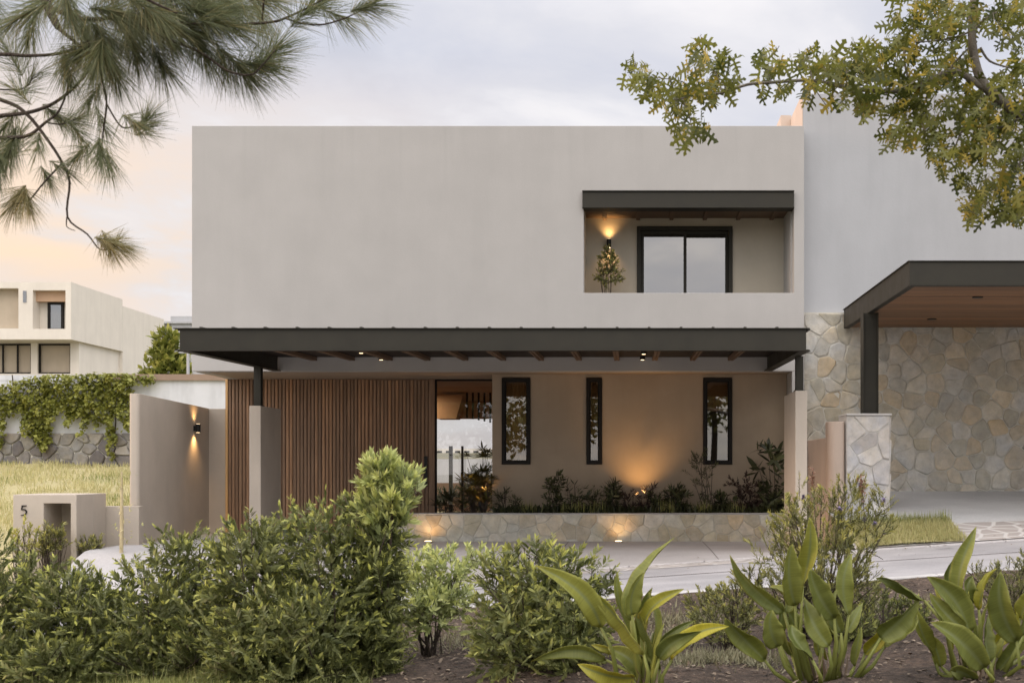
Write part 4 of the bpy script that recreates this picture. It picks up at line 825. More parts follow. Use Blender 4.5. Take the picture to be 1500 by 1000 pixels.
clump('big leaved clump with one yellow leaf, leftmost of the three strap leaved plants', 6.3, [
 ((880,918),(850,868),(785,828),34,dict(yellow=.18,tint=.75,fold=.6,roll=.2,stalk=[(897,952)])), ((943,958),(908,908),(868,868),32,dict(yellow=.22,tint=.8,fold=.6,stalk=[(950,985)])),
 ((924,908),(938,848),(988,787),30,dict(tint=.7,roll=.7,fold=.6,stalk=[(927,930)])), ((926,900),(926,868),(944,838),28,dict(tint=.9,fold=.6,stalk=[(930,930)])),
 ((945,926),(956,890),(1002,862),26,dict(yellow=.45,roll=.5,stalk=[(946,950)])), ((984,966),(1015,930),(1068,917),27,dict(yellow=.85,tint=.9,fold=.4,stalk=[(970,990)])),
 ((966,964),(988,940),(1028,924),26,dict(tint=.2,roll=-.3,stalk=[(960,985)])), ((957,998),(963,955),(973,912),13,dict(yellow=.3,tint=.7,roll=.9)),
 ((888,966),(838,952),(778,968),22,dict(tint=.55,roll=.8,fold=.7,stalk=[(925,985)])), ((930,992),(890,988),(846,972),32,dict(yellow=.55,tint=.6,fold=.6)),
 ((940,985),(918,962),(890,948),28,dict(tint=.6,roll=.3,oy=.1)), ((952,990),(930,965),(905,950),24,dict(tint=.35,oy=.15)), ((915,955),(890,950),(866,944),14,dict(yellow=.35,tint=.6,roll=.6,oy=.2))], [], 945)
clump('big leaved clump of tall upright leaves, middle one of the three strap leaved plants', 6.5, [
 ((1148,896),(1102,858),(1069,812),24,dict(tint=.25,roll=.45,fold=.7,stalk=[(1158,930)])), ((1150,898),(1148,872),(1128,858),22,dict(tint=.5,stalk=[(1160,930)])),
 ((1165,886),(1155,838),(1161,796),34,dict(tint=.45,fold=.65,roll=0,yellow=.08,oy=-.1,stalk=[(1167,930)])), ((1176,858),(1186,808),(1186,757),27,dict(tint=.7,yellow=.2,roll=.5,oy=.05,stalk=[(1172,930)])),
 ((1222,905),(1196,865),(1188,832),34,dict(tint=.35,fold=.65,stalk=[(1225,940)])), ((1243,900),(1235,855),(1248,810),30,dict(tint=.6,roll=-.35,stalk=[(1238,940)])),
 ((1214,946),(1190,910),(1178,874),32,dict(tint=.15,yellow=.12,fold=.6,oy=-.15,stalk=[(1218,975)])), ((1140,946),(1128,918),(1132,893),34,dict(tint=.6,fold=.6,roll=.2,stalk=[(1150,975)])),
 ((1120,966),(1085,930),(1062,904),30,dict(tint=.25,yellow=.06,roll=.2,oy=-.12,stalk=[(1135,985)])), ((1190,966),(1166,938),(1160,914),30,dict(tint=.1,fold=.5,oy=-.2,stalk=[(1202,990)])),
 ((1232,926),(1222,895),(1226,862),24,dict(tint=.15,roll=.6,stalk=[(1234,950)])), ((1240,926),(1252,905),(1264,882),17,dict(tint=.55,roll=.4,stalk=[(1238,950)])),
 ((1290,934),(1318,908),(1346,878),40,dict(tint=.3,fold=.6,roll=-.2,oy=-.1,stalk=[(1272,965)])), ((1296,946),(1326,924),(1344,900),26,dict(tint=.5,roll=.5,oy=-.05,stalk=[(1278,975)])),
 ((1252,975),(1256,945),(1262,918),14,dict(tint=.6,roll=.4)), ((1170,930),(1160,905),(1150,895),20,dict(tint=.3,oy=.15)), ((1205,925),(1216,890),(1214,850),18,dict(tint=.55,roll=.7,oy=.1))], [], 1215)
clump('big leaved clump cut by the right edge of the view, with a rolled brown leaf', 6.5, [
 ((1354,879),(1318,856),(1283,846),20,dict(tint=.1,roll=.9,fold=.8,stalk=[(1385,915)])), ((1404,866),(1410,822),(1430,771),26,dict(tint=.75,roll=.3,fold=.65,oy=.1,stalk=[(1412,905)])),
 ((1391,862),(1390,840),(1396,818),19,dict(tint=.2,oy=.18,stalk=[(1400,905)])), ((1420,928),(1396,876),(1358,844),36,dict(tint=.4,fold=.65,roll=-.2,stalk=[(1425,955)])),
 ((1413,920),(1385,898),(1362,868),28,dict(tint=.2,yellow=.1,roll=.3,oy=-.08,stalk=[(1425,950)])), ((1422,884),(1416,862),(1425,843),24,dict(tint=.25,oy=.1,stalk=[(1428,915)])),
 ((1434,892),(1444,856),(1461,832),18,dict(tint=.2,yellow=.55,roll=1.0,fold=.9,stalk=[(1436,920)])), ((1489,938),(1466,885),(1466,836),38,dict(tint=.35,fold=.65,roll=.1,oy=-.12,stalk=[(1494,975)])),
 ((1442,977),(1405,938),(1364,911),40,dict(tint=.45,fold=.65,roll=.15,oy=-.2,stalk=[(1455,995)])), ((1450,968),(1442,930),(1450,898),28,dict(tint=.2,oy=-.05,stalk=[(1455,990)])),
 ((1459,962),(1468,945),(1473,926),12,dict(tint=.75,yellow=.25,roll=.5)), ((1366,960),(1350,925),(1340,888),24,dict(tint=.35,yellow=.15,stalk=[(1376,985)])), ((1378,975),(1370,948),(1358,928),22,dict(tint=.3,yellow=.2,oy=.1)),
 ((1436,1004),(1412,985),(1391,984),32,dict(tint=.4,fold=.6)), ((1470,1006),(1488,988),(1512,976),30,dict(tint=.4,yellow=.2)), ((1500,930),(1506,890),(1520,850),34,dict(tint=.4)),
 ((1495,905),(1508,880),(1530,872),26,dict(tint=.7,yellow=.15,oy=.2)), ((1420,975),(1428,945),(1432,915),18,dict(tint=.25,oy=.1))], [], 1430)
# ---- litter, grass and weeds
def ground_scatter(name, poly_px, n, m, label, cat, h, wd, tpl=BLADE, up=1.0, spread=.5, kind='stuff', zf=zbed, yr=None, xr=None, tipw=.3, lift=0, pts=None):
    if pts is None:
        pts = []
        while len(pts) < n:
            y = random.uniform(*yr); x = random.uniform(*xr); pts.append((x, y))
    P = np.array([(x, y, zf(x, y)+lift) for x, y in pts]); n = len(P)
    U, V, N = frames(rng.normal(0, spread, (n, 3))+[0, 0, up]); s = rng.uniform(.5, 1.25, (n, 1))
    o = scatter(name, *tpl, P, U*wd, V*h*s, N*h*s, m, None, rng.uniform(0, 1, n), rng.uniform(0, 1, n)*tipw); o['kind'] = kind
    o['label'] = label; o['category'] = cat; return o
pts = [(x, y) for x, y in zip(rng.uniform(-5, 4.5, 10000), rng.uniform(5.5, 11.2, 10000))]
P = np.array([(x, y, zbed(x, y)+.008) for x, y in pts]); U, V, N = frames(rng.normal(0, 1, (10000, 3))*[1, 1, .22]); s = rng.uniform(.012, .06, (10000, 1))
o = scatter('leaf_litter', *LANCE, P, U*s*.45, V*s, N*s*.5, 'litter', None, rng.beta(1.2, 2.5, 10000), rng.uniform(0, .5, 10000)); o['kind'] = 'stuff'; o['label'] = 'dry fallen leaves and twigs over the dark soil'; o['category'] = 'leaf litter'
pts = []
while len(pts) < 9000:
    y = random.uniform(7.0, 8.2); x = random.uniform(-4.7, -1.8)
    edge = 8.02+.05*math.sin(x*5)
    if y < edge-max(0, x+2.9)*.5 and x < -2.0+random.gauss(0, .1): pts.append((x, y))
ground_scatter('lawn_grass', None, 0, 'grass_green', 'short lawn grass at the bottom edge in front of the dark bushes', 'grass', .075, .006, pts=pts)
pts = [(x, y) for x, y in zip(rng.uniform(-4.4, -1.6, 260), rng.uniform(7.4, 8.05, 260))]
ground_scatter('wild_grass', None, 0, 'grass_green', 'stray taller grass blades at the foot of the dark bushes', 'grass', .16, .005, pts=pts, spread=.35, tipw=.9)
pts = []
for cx, cy, r_, k in ((-1.2, 9.0, .45, 900), (-.8, 9.6, .4, 600), (.35, 9.6, .4, 900), (.6, 8.9, .3, 600), (.2, 8.1, .25, 400), (.45, 7.3, .3, 900), (.75, 7.2, .22, 500), (1.7, 8.9, .25, 500), (2.6, 9.2, .35, 500)):
    pts += [(cx+random.gauss(0, r_*.6), cy+random.gauss(0, r_*.5)) for _ in range(k)]
pts = [p for p in pts if p[1] < 11.2]
ground_scatter('weeds', None, 0, 'weed_leaf', 'low tangled greyish weeds creeping over the bed soil', 'weeds', .085, .009, pts=pts, up=.45, spread=.9, tipw=.5)
ground_scatter('verge_grass', None, 5500, 'grass_dry', 'dry yellowish grass verge between the road and the stone wall driveway', 'grass', .085, .009, yr=(YR+.0, 16.74), xr=(3.1, 4.52), zf=lambda x, y: zdrive(x, y)+.02, spread=.5)
ground_scatter('verge_grass', None, 700, 'grass_green', 'greener grass along the back edge of the dry verge', 'grass', .16, .007, yr=(16.55, 16.75), xr=(3.1, 4.55), zf=lambda x, y: zdrive(x, y)+.02, spread=.3)
MEADOW = []
while len(MEADOW) < 24000:
    y = random.uniform(23, 39.9); x = random.uniform(-24, -9.5)
    if .55+.5*math.sin(x*1.7+2*math.sin(y*.9))*math.sin(y*1.3+x*.4)+.25*math.sin(x*4.1+y*2.7) > random.random(): MEADOW.append((x, y))
ground_scatter('meadow_grass', None, 26000, 'grass_dry', 'yellow green meadow grass on the empty lot left of the house', 'grass', .20, .022, pts=MEADOW, zf=zlot, spread=.55, tipw=.8)
pts = []
while len(pts) < 14000:
    y = random.uniform(18, 39.9); x = random.uniform(-24, -8.2)
    if math.sin(x*.8+y*.35)+math.sin(x*.33-y*.9+1) > .2: pts.append((x, y))
ground_scatter('meadow_grass', None, 0, 'grass_green', 'greener patches of grass on the empty lot left of the house', 'grass', .16, .02, pts=pts, zf=zlot, spread=.5, tipw=.3)
# ---- planter plants
def pz(px, Y=20.1): return (X(px, Y), Y, pzt-.07)
def planter_plant(px, top, wpx, label, m='leaf_planter', ll=.11, lw=.028, n=40, nl=9, mode='spiral', Y=20.1, lean=0, elev=60, sl=.2, name='planter_shrub', droop=.2, low=.45):
    zt_ = Z(top, Y); b0 = pz(px, Y); hh = zt_-b0[2]; wm = wpx*Y/F
    bl = [(b0[0]+lean*Y/F, Y, zt_-hh*.28, wm*.5, .14, hh*.24), (b0[0]+lean*.4*Y/F, Y, b0[2]+hh*low, wm*.42, .14, hh*.3), (b0[0], Y, b0[2]+hh*.22, wm*.36, .12, hh*.2)]
    return shrub(name, label, bl, b0, n, m, ll=ll, lw=lw, sl=sl, nl=nl, mode=mode, up=.7, stems=8, cat='plant', group='plants in the stone planter', tipn=.25, droop=droop, elev=elev, shell=.2)
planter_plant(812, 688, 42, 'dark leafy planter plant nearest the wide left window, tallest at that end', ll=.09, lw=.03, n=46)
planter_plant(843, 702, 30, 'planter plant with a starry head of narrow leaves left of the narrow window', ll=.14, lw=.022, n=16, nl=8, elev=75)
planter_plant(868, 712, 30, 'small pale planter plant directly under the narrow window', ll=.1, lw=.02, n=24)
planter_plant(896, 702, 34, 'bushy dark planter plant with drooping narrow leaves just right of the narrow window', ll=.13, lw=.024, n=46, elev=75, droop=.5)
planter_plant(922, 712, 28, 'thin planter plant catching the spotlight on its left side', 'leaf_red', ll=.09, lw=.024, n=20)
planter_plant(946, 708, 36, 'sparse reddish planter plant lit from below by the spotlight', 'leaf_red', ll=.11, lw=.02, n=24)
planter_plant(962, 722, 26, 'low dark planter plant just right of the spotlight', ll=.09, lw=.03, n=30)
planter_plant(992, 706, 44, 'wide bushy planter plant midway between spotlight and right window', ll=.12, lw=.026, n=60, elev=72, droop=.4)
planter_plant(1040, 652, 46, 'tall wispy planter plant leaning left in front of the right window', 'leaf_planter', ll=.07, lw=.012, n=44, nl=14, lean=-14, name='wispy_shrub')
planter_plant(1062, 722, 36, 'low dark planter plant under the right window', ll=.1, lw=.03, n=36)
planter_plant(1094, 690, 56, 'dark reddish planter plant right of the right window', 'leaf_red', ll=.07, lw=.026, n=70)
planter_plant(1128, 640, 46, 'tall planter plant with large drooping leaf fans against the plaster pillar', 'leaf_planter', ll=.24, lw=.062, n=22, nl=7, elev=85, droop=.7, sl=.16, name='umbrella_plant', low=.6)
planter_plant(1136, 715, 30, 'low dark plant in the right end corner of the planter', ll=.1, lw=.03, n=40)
planter_plant(757, 728, 24, 'low thin plant under the wide left window', ll=.1, lw=.018, n=14)
planter_plant(735, 712, 20, 'thin pale plant at the left corner of the plaster wall', ll=.09, lw=.014, n=14, Y=20.4)
for px, lb in ((772, 'grassy tuft left of the tallest leafy planter plant'), (832, 'grassy tuft in the planter between the leafy and the starry plants'), (848, 'bright grassy tuft under the starry headed plant'), (877, 'grassy tuft below the narrow window'), (975, 'grassy tuft right of the spotlight at the planter rim'), (1030, 'broad grassy tuft below the wispy plant'), (1078, 'grassy tuft below the dark reddish plant at the planter rim')):
    Y = 19.85; b0 = np.array(pz(px, Y)); n = 46; r_ = None
    P = b0+rng.normal(0, .05, (n, 3))*[1.6, .7, 0]; U, V, N = frames(rng.normal(0, .33, (n, 3))+[0, 0, 1]); s = rng.uniform(.16, .34, (n, 1))
    o = scatter('grass_tuft', *BLADE, P, U*.014, V*s, N*s, 'leaf_twiggy', None, rng.uniform(0, 1, n), rng.uniform(0, .5, n)); tag(o, lb, 'plant', 'grass tufts in the stone planter')
n = 2200; pts = [(x, y) for x, y in zip(rng.uniform(-2.3, 2.6, n), rng.uniform(19.75, 20.5, n))]
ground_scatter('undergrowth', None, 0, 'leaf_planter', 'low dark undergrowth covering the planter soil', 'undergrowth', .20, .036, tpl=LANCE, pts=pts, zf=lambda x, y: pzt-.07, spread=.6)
for px, top, Y, lb, m, k in ((706, 655, 20.95, 'tallest golden lit fan leaved plant beside the glazed entrance', 'leaf_palm', 16), (692, 690, 20.8, 'dark fan leaved plant left of the golden one at the entrance', 'leaf_palm', 12), (711, 700, 20.45, 'low bright grassy plant at the corner of the plaster wall by the entrance', 'leaf_palm', 12), (652, 722, 20.6, 'small dark plant at the foot of the timber door edge', 'leaf_planter', 8)):
    b0 = np.array((X(px, Y), Y, pzt-.07)); zt_ = Z(top, Y); r_ = thing('fan_plant', lb, 'plant', b0, 'plants beside the glazed entrance')
    fp = []; fd = []; q = MB()
    for i in range(k):
        h_ = (zt_-b0[2])*random.uniform(.35, 1); a_ = random.uniform(0, 6.3); e = b0+np.array([math.cos(a_)*.22*random.random()*1.3, math.sin(a_)*.12, h_]); q.tube([b0, b0*.4+e*.6+np.array([0, 0, .05]), e], [.008, .006, .004], 5)
        for j in range(11): 
            b1 = -1.3+2.6*j/10; fp.append(e); dd = np.array([math.sin(b1)*1.0, -.45+random.uniform(-.3, .3), .25+.6*math.cos(b1)-.55]); fd.append(dd)
    q.build('stem', 'bark', r_); fp = np.array(fp); U, V, N = frames(np.array(fd)); n = len(fp); s = rng.uniform(.14, .26, (n, 1))
    scatter('foliage', *LANCE, fp, U*.035, V*s, N*.05, m, r_, rng.uniform(0, 1, n), rng.uniform(0, .6, n))
# back garden greenery seen through the glass
shrub('garden_shrub', 'dark shrub on the back terrace seen through the glazed entrance', [(X(700, 31.5), 31.5, .6, .5, .4, .7), (X(655, 31.5), 31.5, .3, .3, .3, .35)], (X(695, 31.5), 31.5, -.1), 160, 'leaf_planter', ll=.14, lw=.04, sl=.3, nl=9, mode='spiral')
# balcony tree
b0 = np.array((X(891, 20.62), 20.62, SOF+.28)); r_ = shrub('balcony_tree', 'small leafy potted tree under the balcony wall lamp', [(b0[0]-.0, 20.6, Z(385, 20.6), .20, .16, .22), (b0[0]+.02, 20.6, Z(402, 20.6), .27, .18, .2), (b0[0], 20.6, Z(372, 20.6), .1, .1, .14)], b0, 230, 'leaf_twiggy', ll=.034, lw=.018, sl=.11, nl=12, mode='spiral', stems=10, cat='tree', elev=65)
q = MB(); q.tube([b0, b0+[0, 0, .3], b0+[0, 0, .36]], [.14, .19, .19], 20); q.build('pot', 'terracotta', r_)
# ---- ivy on the far wall
def in_poly(x, y, P):
    c = False; j = len(P)-1
    for i in range(len(P)):
        if (P[i][1] > y) != (P[j][1] > y) and x < (P[j][0]-P[i][0])*(y-P[i][1])/(P[j][1]-P[i][1])+P[i][0]: c = not c
        j = i
    return c
IVY = [(-60,565),(0,568),(30,556),(62,551),(110,548),(150,547),(196,547),(206,550),(226,548),(228,560),(214,563),(205,558),(196,565),(195,625),(188,632),(182,622),(175,600),(168,605),(171,632),(170,668),(164,672),(160,640),(157,600),(152,625),(146,615),(143,630),(139,620),(136,600),(126,640),(122,640),(121,610),(112,612),(108,625),(101,622),(98,600),(88,602),(76,628),(75,655),(66,660),(57,652),(54,635),(42,638),(32,625),(34,600),(24,602),(14,605),(10,628),(4,655),(-4,655),(-2,620),(-8,610),(-60,610)]
pts = []
while len(pts) < 7500:
    px, py = random.uniform(-60, 230), random.uniform(546, 674)
    if in_poly(px+random.gauss(0, 1.2), py+random.gauss(0, 1.5), IVY): pts.append((px, py))
n = len(pts); P = np.array([W(a, b_, YV-.12) for a, b_ in pts]); lump = np.array([.14*(math.sin(a*.21+1)*math.sin(b_*.19)+.6*math.sin(a*.07-b_*.11)) for a, b_ in pts])
P[:, 1] -= np.abs(rng.normal(0, .09, n))+np.maximum(0, lump)*1.6
U, V, N = frames(rng.normal(0, .55, (n, 3))+[0, -.45, -.8]); s = rng.uniform(.07, .15, (n, 1))
iv = thing('ivy', 'thick green ivy hanging over the long white wall in ragged tails', 'ivy', (-18, YV-.1, 1.3))
scatter('foliage', *LANCE, P, U*s*.9, V*s, N*s, 'leaf_ivy', iv, np.clip(.45+lump*1.6+rng.normal(0, .2, n), 0, 1), rng.uniform(0, .5, n))
q = MB()
for px in (20, 66, 122, 148, 167, 190): q.tube([W(px, 672 if px in (66, 167) else 600, YV-.03), W(px+3, 600, YV-.06), W(px-2, 549, YV-.06)], .02, 5)
q.build('stem', 'bark', iv)
# tree beyond the wall
b0 = np.array((X(246, 43), 43, 1.0)); tb = [pb(245, 495, 10, 16, 43), pb(238, 520, 16, 20, 43), pb(252, 525, 20, 22, 43), pb(250, 545, 30, 16, 43), pb(225, 540, 16, 10, 43), pb(205, 546, 5, 10, 43), pb(232, 500, 5, 8, 43)]
shrub('young_tree', 'small yellow green tree growing behind the far wall beside the facade', tb, b0, 170, 'leaf_ivy', ll=.26, lw=.13, sl=.5, nl=9, mode='spiral', cat='tree', stems=20)
# ---- pine boughs, top left
def poly3(pts, Y, dz=.0):
    o = []
    for i, p in enumerate(pts): yy = (p[2] if len(p) > 2 else Y); o.append(W(p[0], p[1], yy))
    return o
def smooth(pts, n=5):
    P = [pts[0]]+list(pts)+[pts[-1]]; out = []
    for i in range(1, len(P)-2):
        for k in range(n):
            t = k/n; a, b_, c, d = P[i-1], P[i], P[i+1], P[i+2]
            out.append(.5*((2*b_)+(-a+c)*t+(2*a-5*b_+4*c-d)*t*t+(-a+3*b_-3*c+d)*t**3))
    out.append(P[-2]); return out
pine = thing('pine_tree', 'long needled pine whose boughs hang into the top left corner', 'tree', (-4.1, 5.2, zbed(-4.1, 5.2)))
PY = 5.0
q = MB(); q.tube([(-4.1, 5.2, -.5), (-4.05, 5.2, 1.5), (-3.95, 5.15, 3.2), (-3.9, 5.1, 6)], [.2, .17, .14, .11], 14); q.build('trunk', 'bark', pine)
br = [([(-330, -150, 5.15), (-60, -90), (40, -50), (62, -10), (76, 22), (86, 42)], [.06, .045, .036, .03, .026, .018]),
 ([(70, 10), (120, 28), (190, 26), (250, 33), (320, 37), (395, 33), (420, 26), (450, 12), (475, -2)], [.016, .013, .011, .010, .009, .008, .007, .005, .004]),
 ([(420, 28), (445, 35), (475, 36), (510, 25), (545, 8)], [.006, .006, .005, .004, .003]),
 ([(390, -30, 4.8), (386, 5, 4.8), (384, 30, 4.85)], [.007, .006, .003]), ([(200, 30), (240, 55), (292, 76), (332, 103), (366, 110), (385, 95), (404, 72)], [.010, .009, .008, .007, .006, .005, .003]),
 ([(-120, 84), (0, 80), (40, 82), (90, 78), (130, 60)], [.014, .012, .010, .009, .006]), ([(-120, 182), (0, 170), (50, 163), (90, 144), (128, 104), (130, 60)], [.016, .013, .011, .009, .008, .006]),
 ([(-120, 110), (0, 146), (38, 166), (72, 208), (92, 240), (102, 268), (99, 318), (128, 343), (148, 366), (172, 358)], [.014, .012, .011, .009, .008, .007, .006, .005, .004, .003]),
 ([(92, 238), (64, 268), (42, 294), (22, 298)], [.006, .005, .005, .003]), ([(-100, 205), (0, 202), (40, 199), (66, 180), (88, 160), (106, 110)], [.014, .012, .010, .008, .006, .005]),
 ([(148, 112), (156, 150), (151, 195), (148, 232)], [.007, .006, .005, .003]), ([(156, 152), (178, 186), (200, 182), (220, 166)], [.005, .005, .004, .003]), ([(70, 180), (90, 182), (112, 174)], [.005, .004, .003]),
 ([(-40, 128), (20, 132), (40, 126), (48, 112)], [.006, .005, .004, .003]), ([(148, 205), (130, 226), (110, 232)], [.004, .003, .002]), ([(98, 318), (98, 332), (110, 338)], [.004, .003, .002]),
 ([(86, 42), (130, 80), (150, 112)], [.012, .009, .007]), ([(-60, 260), (0, 236), (16, 220)], [.008, .006, .003]), ([(150, -60, 4.7), (200, -10, 4.7), (260, 20, 4.75)], [.012, .01, .005])]
for pts, rad in br:
    p3 = smooth([np.array(p) for p in poly3(pts, PY)], 4); r3 = list(.72*np.interp(np.linspace(0, 1, len(p3)), np.linspace(0, 1, len(rad)), rad))
    q = MB(); q.tube(p3, r3, 7); q.build('bough', 'bark', pine, smooth=True)
tuft = []   # px, py, dirx, diry, shoot px, needles, needle px
def tf(*a): tuft.append(a)
for a in [(404,72,.75,-.8,55,220,72),(385,95,.8,.1,50,200,70),(360,108,.6,.6,50,180,66),(330,102,.3,.9,50,150,62),(475,0,.8,-.5,40,120,60),(545,6,.9,-.2,40,150,62),(505,26,.8,.3,40,90,58),(450,14,.5,-.6,40,110,60),
 (384,30,.3,.8,40,130,60),(345,40,.8,.1,60,200,70),(300,80,.4,.8,50,190,66),(290,50,.9,.2,60,220,72),(250,60,.6,.7,60,240,72),(240,100,.5,.8,50,200,66),(220,40,.9,.3,60,260,74),(200,80,.4,.9,60,240,70),
 (180,20,.9,.2,60,240,74),(160,60,.6,.6,60,240,70),(170,110,.3,.9,50,220,66),(140,100,-.2,.9,50,230,66),(130,60,.3,.9,50,240,66),(110,80,-.4,.8,50,230,62),(100,110,.1,1,45,160,56),(215,172,.7,-.7,40,120,52),(200,182,.6,.4,36,90,52),
 (148,232,.2,.9,40,110,54),(155,190,.3,.7,40,70,48),(160,240,.25,.9,30,60,56),(110,232,-.6,.5,36,80,46),(112,174,.8,-.2,36,110,46),(90,178,.4,.4,36,90,44),(48,112,.5,-.7,36,80,46),(20,128,-.3,-.3,40,60,46),
 (16,222,-.2,.8,40,130,50),(0,236,-.4,.8,50,170,56),(-10,255,-.1,1,40,150,54),(20,298,-.5,.7,36,140,52),(40,296,.3,.9,30,110,50),(172,358,.9,.25,36,150,48),(160,362,.3,.8,30,80,44),(172,352,.4,-.6,20,30,26),(96,250,.5,.3,30,60,40),(70,262,.4,.6,30,70,42),
 (60,0,-.5,.5,60,180,64),(20,30,-.6,.4,60,160,62),(10,70,-.3,-.6,50,110,56),(-10,20,.3,.8,60,160,62),(40,60,-.3,.8,50,110,56),(100,20,.2,.9,50,240,66),(330,0,.8,.5,60,240,72),(290,0,.7,.7,60,240,72),(250,-10,.6,.8,60,240,72),(400,0,.9,.2,60,160,68),(210,-20,.5,.8,70,240,74),(160,-20,.3,.9,60,240,72),
 (230,20,.8,.5,70,240,74),(270,30,.8,.5,70,240,74),(310,20,.9,.3,60,220,72),(350,10,.9,.2,60,220,72),(190,50,.5,.8,60,230,70),(5,190,-.6,.4,50,120,50),(30,195,.2,-.8,40,70,44),(55,215,.2,.8,36,70,42),(130,150,-.3,.8,40,90,48),(120,205,.4,.6,36,70,44)]: tf(*a)
NP, ND, NL, NW, NTi, NTp = [], [], [], [], [], []
for (px, py, dx, dy, sh, nn, nlen) in tuft:
    Y = PY+random.gauss(0, .16); s = Y/F; tipp = W(px+dx*4, py+dy*4, Y); d = nrm(np.array([dx, random.gauss(0, .25), -dy])); nn = int(nn*1.5)
    t = rng.uniform(0, 1, nn)**.8; P = tipp-d*(sh*s)*t[:, None]
    a = nrm(np.cross(d, rng.normal(size=(nn, 3)))); sp_ = np.radians(rng.uniform(14, 62, nn))*(.55+.6*t)
    v = d*np.cos(sp_)[:, None]+a*np.sin(sp_)[:, None]; v[:, 2] -= .22
    NP.append(P); ND.append(nrm(v)); NL.append(nlen*s*rng.uniform(.7, 1.1, nn)); NTi.append(np.clip(rng.normal(.45, .25, nn), 0, 1)); NTp.append((rng.uniform(0, 1, nn) < .15)*.5+(.35 if py > 285 else 0))
NP, ND, NL, NTi, NTp = map(np.concatenate, (NP, ND, NL, NTi, NTp))
NDL = ([(-.5,0,0),(.5,0,0),(.5,.5,.03),(-.5,.5,.03),(.1,1,.0),(-.1,1,0)], [(0,1,2,3),(3,2,4,5)])
U, V, N = frames(ND, roll=rng.uniform(0, 3.14, len(ND))); NV = V*NL[:, None]; dn = np.zeros_like(NV); dn[:, 2] = -1
scatter('needles', *NDL, NP, U*.0020, NV, dn*NL[:, None]*-1.0, 'needle_pine', pine, NTi, NTp)
# ---- oak boughs, top right
OY = 6.2
oak = thing('oak_tree', 'lobed leaf oak whose yellowing branch reaches in from the top right', 'tree', (3.7, 6.6, zbed(3.7, 6.6)))
q = MB(); q.tube([(3.7, 6.6, -.3), (3.68, 6.6, 1.2), (3.6, 6.55, 2.8), (3.55, 6.5, 4.2), (3.5, 6.4, 6)], [.2, .17, .15, .12, .08], 14); q.build('trunk', 'bark_grey', oak)
ob = [([(1900, 330, 6.5), (1640, 230, 6.4), (1520, 178), (1470, 150), (1436, 115), (1424, 60), (1426, 0), (1430, -60)], [.06, .05, .036, .03, .026, .022, .018, .014]),
 ([(1450, 135), (1400, 105), (1365, 117), (1335, 130), (1290, 134), (1240, 128), (1190, 118), (1130, 121), (1095, 124), (1058, 136), (1020, 140), (980, 148)], [.018, .017, .016, .015, .013, .011, .009, .0085, .008, .007, .005, .003]),
 ([(1058, 136), (1050, 110), (1030, 80), (1030, 66)], [.004, .003, .003, .002]), ([(1020, 140), (1000, 120), (950, 112), (918, 100)], [.004, .003, .002, .002]), ([(1000, 145), (1010, 170), (1015, 205)], [.004, .003, .002]),
 ([(1425, 50), (1440, 30), (1460, 18)], [.008, .006, .004]), ([(1430, 60), (1400, 90), (1390, 105)], [.006, .005, .004]), ([(1436, 70), (1450, 90), (1480, 100)], [.007, .006, .004]), ([(1424, 45), (1400, 55), (1370, 60), (1340, 62)], [.006, .005, .004, .003]),
 ([(1500, 170), (1470, 185), (1435, 195)], [.01, .007, .004]), ([(1520, 178), (1500, 230), (1470, 270), (1440, 305)], [.012, .009, .006, .003]), ([(1470, 150), (1440, 160), (1410, 190), (1395, 230)], [.009, .007, .005, .003]), ([(1365, 117), (1355, 150), (1340, 185), (1325, 205)], [.007, .005, .004, .002]), ([(1290, 134), (1280, 155), (1268, 175)], [.005, .004, .002]), ([(1185, 118), (1200, 140), (1214, 160)], [.003, .003, .002]), ([(1240, 128), (1240, 105), (1235, 90)], [.004, .003, .002]), ([(1190, 118), (1185, 100), (1170, 90)], [.003, .003, .002]), ([(1130, 121), (1125, 100), (1128, 88)], [.003, .002, .002]), ([(1335, 130), (1325, 90), (1330, 50), (1345, 20)], [.008, .006, .005, .003])]
for pts, rad in ob:
    p3 = smooth([np.array(p) for p in poly3(pts, OY)], 4); r3 = list(np.interp(np.linspace(0, 1, len(p3)), np.linspace(0, 1, len(rad)), rad))
    q = MB(); q.tube(p3, r3, 7); q.build('bough', 'bark_grey', oak, smooth=True)
oc = [(925,108,16,16,9),(945,118,20,18,14),(965,132,26,20,22),(990,150,30,24,30),(1012,188,20,28,26),(1030,72,16,14,8),(1028,105,26,26,26),(1052,108,24,22,20),(1068,95,12,10,5),(1040,140,26,20,18),(1060,130,18,18,10),
 (1125,98,18,22,18),(1120,130,16,12,9),(1148,92,12,12,7),(1152,128,18,14,9),(1182,98,26,18,20),(1192,135,22,14,13),(1215,108,24,22,24),(1245,108,30,30,36),(1235,145,22,14,13),(1280,95,38,34,52),(1275,150,30,24,34),(1330,40,30,40,44),(1330,110,40,36,58),(1325,160,34,34,50),(1318,200,20,22,20),(1360,150,36,40,56),(1365,205,28,32,32),
 (1365,30,34,32,44),(1400,30,34,36,44),(1400,85,28,28,26),(1450,20,40,36,50),(1490,40,30,40,46),(1380,100,26,24,24),(1410,150,34,34,44),(1450,160,38,40,50),(1490,140,28,50,44),(1395,240,24,34,34),(1420,205,34,36,46),(1460,220,38,44,58),(1495,220,26,50,48),(1425,285,24,34,36),(1435,315,18,14,12),(1470,280,34,36,46),(1495,300,24,30,34),(1485,315,20,14,14),(1530,100,40,90,60),(1530,250,40,80,60),(1400,-40,120,30,60),(1265,110,20,40,20)]
LP = []
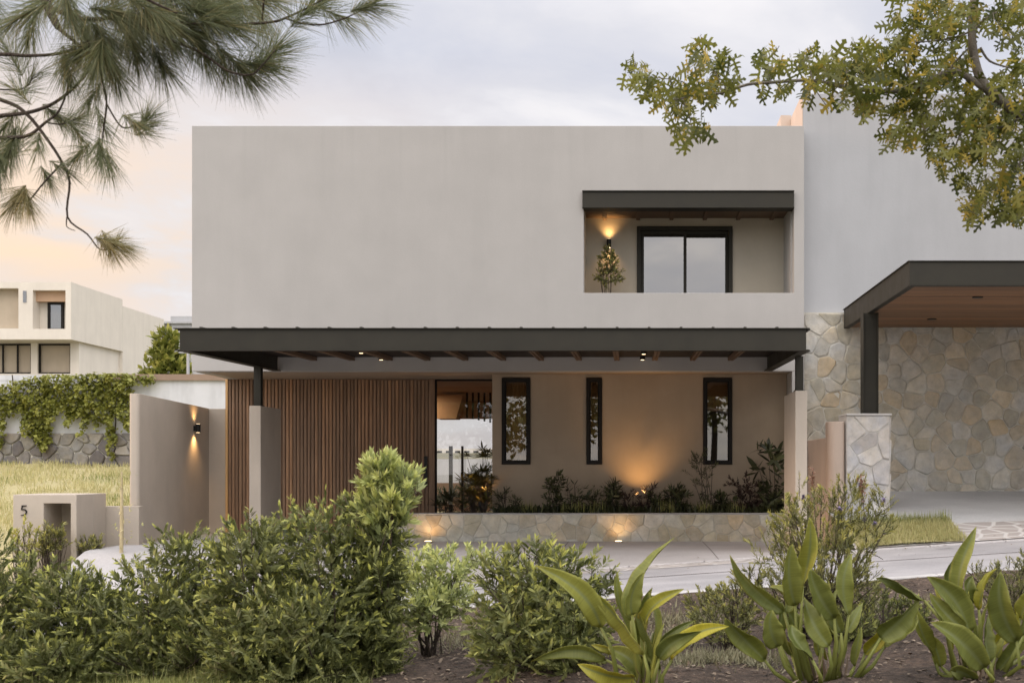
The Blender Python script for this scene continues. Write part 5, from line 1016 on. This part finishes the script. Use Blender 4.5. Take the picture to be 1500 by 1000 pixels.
for (px, py, rx, ry, k) in oc:
    for _ in range(int(k*(1.08 if px < 1300 else 1.08))):
        a = random.uniform(0, 6.283); r_ = math.sqrt(random.random()); Y = OY+random.gauss(0, .22); LP.append(W(px+rx*r_*math.cos(a), py+ry*r_*math.sin(a)-8, Y))
LP = np.array(LP); n = len(LP)
d = rng.normal(0, .75, (n, 3))+[-.1, -.1, -.75]; U, V, N = frames(d, roll=rng.uniform(-1.2, 1.2, n), up=(0, .9, .4)); s = rng.uniform(.062, .122, (n, 1))
scatter('foliage', *OAK, LP, U*s*rng.uniform(.65, 1.0, (n, 1)), V*s, N*s*rng.uniform(-1.2, 3.2, (n, 1)), 'leaf_oak', oak, rng.uniform(0, 1, n), np.where(rng.uniform(0, 1, n) < .17, rng.uniform(.3, 1, n), 0))
tw = MB(); tw.add([(3.5, 6.3, 5), (3.51, 6.3, 5), (3.5, 6.31, 5)], [(0, 1, 2)])
for i in rng.choice(n, 420, replace=False):
    p = LP[i]; tw.tube([p+np.array([random.gauss(.01, .025), random.gauss(0, .02), random.gauss(.02, .012)]), p], [.0022, .0012], 3, cap=False)
tw.build('foliage', 'bark_grey', oak)  # bare bark twigs among the oak leaves, no leaves in this mesh
# ---- the park trees behind the photographer that the windows mirror and that shade the carport from the low sky
def park_tree(x, y, h, wd, seed):
    zb_ = zbed(max(-16, min(16, x)), y)-.3; b0 = np.array((x, y, zb_)); r_ = thing('park_tree', 'broad leafy park tree across the street, seen only mirrored in the window panes', 'tree', b0, 'trees mirrored in the windows')
    q = MB(); q.tube([b0, b0+[.1, .05, h*.3], b0+[0, .1, h*.55], b0+[.1, 0, h*.85]], [.2, .16, .12, .05], 10)
    bl = [(x+random.uniform(-.6, .6)*wd, y+random.uniform(-.5, .5)*wd, zb_+h*random.uniform(.35, .9), wd*random.uniform(.35, .6), wd*.45, h*random.uniform(.1, .2)) for _ in range(9)]
    for b_ in bl: q.tube([b0+[0, .1, h*.4], np.array(b_[:3])], [.06, .02], 6)
    q.build('trunk', 'bark', r_)
    P, u = blob_points(bl, 2600, .1); U, V, N = frames(rng.normal(size=(2600, 3))+[0, 0, -.4]); s = rng.uniform(.25, .5, (2600, 1))
    scatter('crown', *LANCE, P, U*s*.7, V*s, N*s, 'leaf_twiggy', r_, rng.uniform(0, .7, 2600), rng.uniform(0, .3, 2600))
for i, (x, y, h, wd) in enumerate(((-33, -19, 11, 5), (-25, -22, 10, 4.6), (-17, -20, 11, 4.8), (-9.5, -23, 10, 4.4), (-2.5, -20, 9, 4.2), (4.5, -22, 10.5, 4.6), (12, -20, 10, 4.6), (19.5, -22, 11, 4.8), (27, -20, 10.5, 5))): park_tree(x, y, h, wd, i)
n = 170; pts = [(x, y) for x, y in zip(rng.uniform(-6, 6, n), np.concatenate([rng.uniform(11.6, 12.6, n//2), rng.uniform(14.6, 16.4, n-n//2)]))]
def zpave(x, y): return (zroad(x)-.1+.012*(y-YK) if y < YR else (zfront(x, y) if x < 2.98 else zdrive(x, y)))+.012
P = np.array([(x, y, zpave(x, y)) for x, y in pts]); U, V, N = frames(rng.normal(0, 1, (n, 3))*[1, 1, .12]); s = rng.uniform(.03, .07, (n, 1))
o = scatter('fallen_leaves', *LANCE, P, U*s*.5, V*s, N*s*.4, 'litter', None, rng.uniform(0, 1, n), rng.uniform(0, .5, n)); o['kind'] = 'stuff'; o['label'] = 'scattered dry leaves lying on the road and paving edges'; o['category'] = 'fallen leaves'
